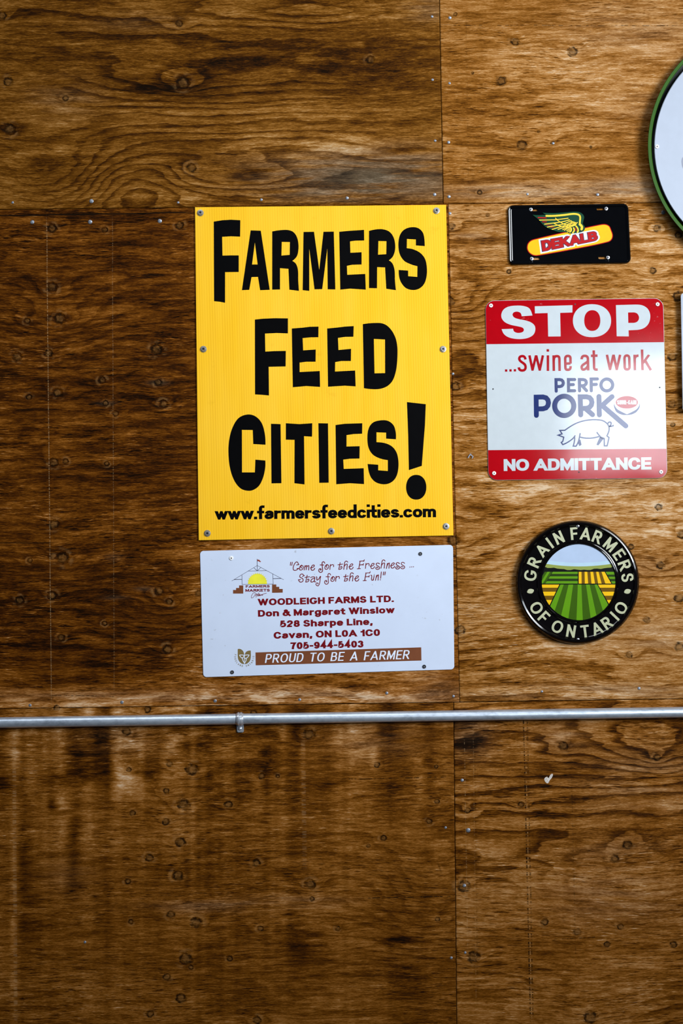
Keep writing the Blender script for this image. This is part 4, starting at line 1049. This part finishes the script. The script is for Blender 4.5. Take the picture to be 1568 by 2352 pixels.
curve('haze', par(555, 588), par(610, 640), 1)
curve('hill', par(600, 632), [(x, 700) for x in xs_], 2)
tr_ = [(x, y + 5 * math.sin(x * .05) + 4 * math.sin(x * .13)) for x, y in par(638, 674)]
curve('tree', tr_, [(x, 850) for x in xs_], 3)
fp('green', [(380, 697), (450, 697), (362, 838), (300, 838)], 4)
for a, b2 in ((330, 360), (392, 420)): fp('moss', [(a + 40, 697), (b2 + 40, 697), (b2 - 46, 838), (a - 46, 838)], 5)
fp('green', [(466, 697), (766, 697), (766, 838), (376, 838)], 4)
for y0, y1 in ((722, 751), (779, 809)): fp('deep', [(466 - (y0 - 697) * .64, y0), (766, y0), (766, y1), (466 - (y1 - 697) * .64, y1)], 5)
fp('gold', [(777, 697), (1087, 697), (1168, 838), (777, 838)], 4)
tops = (810, 847, 880, 917, 950, 985, 1015, 1050); bots = (812, 850, 890, 930, 972, 1010, 1052, 1096)
for i in range(0, 8, 2): fp('soil', [(tops[i], 697), (tops[i+1], 697), (bots[i+1], 838), (bots[i], 838)], 5)
fp('green', [(1098, 697), (1300, 697), (1300, 838), (1180, 838)], 4)
for y0, y1 in ((730, 757), (782, 811)): fp('deep', [(1098 + (y0 - 697) * .58, y0), (1300, y0), (1300, y1), (1098 + (y1 - 697) * .58, y1)], 5)
fp('tree', [(320, 838), (1260, 838), (1260, 1300), (320, 1300)], 6)
for s in (-1, 1):
    ex = (lambda y: 543 - (y - 850) * .47) if s < 0 else (lambda y: 1008 + (y - 850) * .57)
    far = 300 if s < 0 else 1280
    for y0, y1, k in ((850, 888, 'gold'), (888, 936, 'soil'), (936, 984, 'gold'), (984, 1035, 'soil'), (1035, 1095, 'gold')):
        fp(k, [(far, y0), (ex(y0), y0), (ex(y1), y1), (far, y1)], 7)
fp('green', [(556, 850), (998, 850), (1240, 1290), (350, 1290)], 7)
for a, b2 in ((597, 655), (710, 766), (809, 864), (908, 966)):
    g = lambda x: 787 + (x - 787) * 1.8
    fp('moss', [(a, 850), (b2, 850), (g(b2), 1290), (g(a), 1290)], 8)
q.build('field_picture', [fm[k] for k in fk], GS)
for x, y in ((1326.3, 1208), (1327, 1469.5)): hang('screw', me_pan, x, y, .0162, GS, 0, 0, .8)

# ------------------------------------------------------------------ big round sign running out of the frame
m_grim = mat('green_enamel', lin(40, 84, 2), .4, spec=.2, wear=.06)
m_wdisc = mat('white_face', lin(164, 173, 188), .4, wear=.02)
m_chan = mat('black_channel', (.003, .003, .003), .6)
RS = empty('large_round_sign', W(1760, 612, 0), 'large white round sign with a green rim, cut by the right edge of the photo', 'sign')
c1 = ell(1763, 334, 276, 280, 128)
p = B(); p.sweep(c1, [(0, .020), (0, .030), (1.0, .032), (7.5, .032), (8.5, .030), (8.6, .010)], cap=False)
p.build('rim', m_grim, RS, True)
p = B(); p.slab([tuple(a) for a in inset(c1, 8)], .004, .008); p.build('backing', m_chan, RS)
c2 = ell(1757, 337, 255, 258, 128)
p = B(); p.slab(c2, .012, .033, 1.4); p.build('face', m_wdisc, RS, True)
p = B(); p.poly([smooth('1565,366~ 1571,358 1590,358 1590,372 1574,392 1567,384~')], .0333); p.build('lettering', mat('grey_print', lin(128, 134, 152), .4), RS)
hang('screw', me_wht, 1508.2, 337, .033, RS, 0, 0, .85)
# pale sign whose edge just enters on the right
PS = empty('edge_sign', W(1660, 946, 0), 'pale sign showing only its left edge, right of the red and white warning sign', 'sign')
p = B(); p.slab(rrect([(1562.6, 673), (1760, 670), (1766, 943), (1567.2, 946)], 8), .012, .016, .6); p.build('panel', mat('pale_enamel', lin(158, 168, 182), .3), PS, True)
p = B()
for x, y in ((1600, 700), (1730, 700), (1603, 915), (1733, 915)):
    p = B(); p.slab(ell(x, y, 8, 8, 16), .0004, .0122); p.build('spacer', m_dark, PS)

# ------------------------------------------------------------------ conduit and strap
m, t, b = base_mat('galvanised_steel')
tc = t.n.new('ShaderNodeTexCoord').outputs['Object']
n1_ = t.noise(t.vscale(tc, (12, 40, 40)), 1, 4, .65); n2_ = t.noise(t.vscale(tc, (70, 120, 120)), 1, 3, .6)
f = t.math('MULTIPLY_ADD', n1_, .6, t.math('MULTIPLY', n2_, .5))
t.l.new(t.ramp(f, [(.35, (.40, .46, .54)), (.55, (.62, .70, .80)), (.75, (.76, .83, .92))]), b.inputs['Base Color'])
b.inputs['Metallic'].default_value = .72; b.inputs['Roughness'].default_value = .40
t.l.new(t.bump(n2_, .15, .001), b.inputs['Normal'])
m_galv = m
def yc(x): return 1659.8 - 24.0 * x / 1568
a, e = W(-380, yc(-380), .0150), W(1960, yc(1960), .0150); rad = .0131
ax = (e - a) / np.linalg.norm(e - a); vv = np.cross(ax, [0, -1, 0]); vv /= np.linalg.norm(vv); ww = np.cross(ax, vv)
bm = B(); NS, NR = 40, 32
V = []
for i in range(NS + 1):
    c = a + (e - a) * i / NS
    for k in range(NR):
        th = 2 * math.pi * k / NR; V.append(c + rad * (math.cos(th) * vv + math.sin(th) * ww))
Fc = [(i * NR + k, i * NR + (k + 1) % NR, (i + 1) * NR + (k + 1) % NR, (i + 1) * NR + k) for i in range(NS) for k in range(NR)]
Fc += [tuple(range(NR))[::-1], tuple(NS * NR + k for k in range(NR))]
bm.add(V, Fc)
pipe = bm.build('conduit_pipe', m_galv, None, True)
pipe['label'] = 'long grey metal conduit pipe running straight across the plywood below the signs'; pipe['category'] = 'pipe'
m_str = mat('strap_steel', (.74, .79, .86), .28, .75, wear=.15, wsc=120)
SX = 550.5
ST = empty('pipe_strap', W(SX, 1683, 0), 'small shiny one-hole strap holding the conduit pipe left of centre', 'strap')
cpt = W(SX, yc(SX), .0150)
prof = [(-.0088, .0006), (-.0062, .0008), (-.0048, .0026), (-.0022, .0030), (0, .0012), (.0022, .0030), (.0048, .0026), (.0062, .0008), (.0088, .0006)]
bm = B(); V = []; path = []
for k in range(19):           # over the pipe from the wall above it round the front to below it
    th = math.radians(100 - k * 11.2); path.append((math.sin(th) * rad, math.cos(th) * rad, math.sin(th), math.cos(th)))
up_ = np.array([0, 0, 1.0]); ou = np.array([0, -1.0, 0])
for z_, o_, nz_, no_ in path:
    for xo, ho in prof:
        V.append(cpt + ax * xo + up_ * (z_ + nz_ * ho) + ou * (o_ + no_ * ho))
zlow = -rad - .001
for zz, oo in ((-rad - .0012, -.0125), (-rad - .004, -.0132), (-rad - .0185, -.0132), (-rad - .0212, -.0132)):
    for xo, ho in prof:
        w_ = 1 if zz > -rad - .02 else .72
        V.append(cpt + ax * xo * w_ + up_ * zz + ou * (oo + (ho * .4 if zz > -rad - .003 else .0006)))
n = len(prof); rows = len(V) // n
bm.add(V, [(r * n + k, (r + 1) * n + k, (r + 1) * n + k + 1, r * n + k + 1) for r in range(rows - 1) for k in range(n - 1)])
band_ = bm.build('band', m_str, ST, True)
sol = band_.modifiers.new('thickness', 'SOLIDIFY'); sol.thickness = .0009; sol.offset = 1
me_round = lathe('screw', [(.0052, 0), (.0050, .0014), (.0038, .0030), (.0016, .0038)], [m_str], 18)
o = hang('screw', me_round, SX + .6, 1673.5, .0024, ST, 0, 0, 1.0)
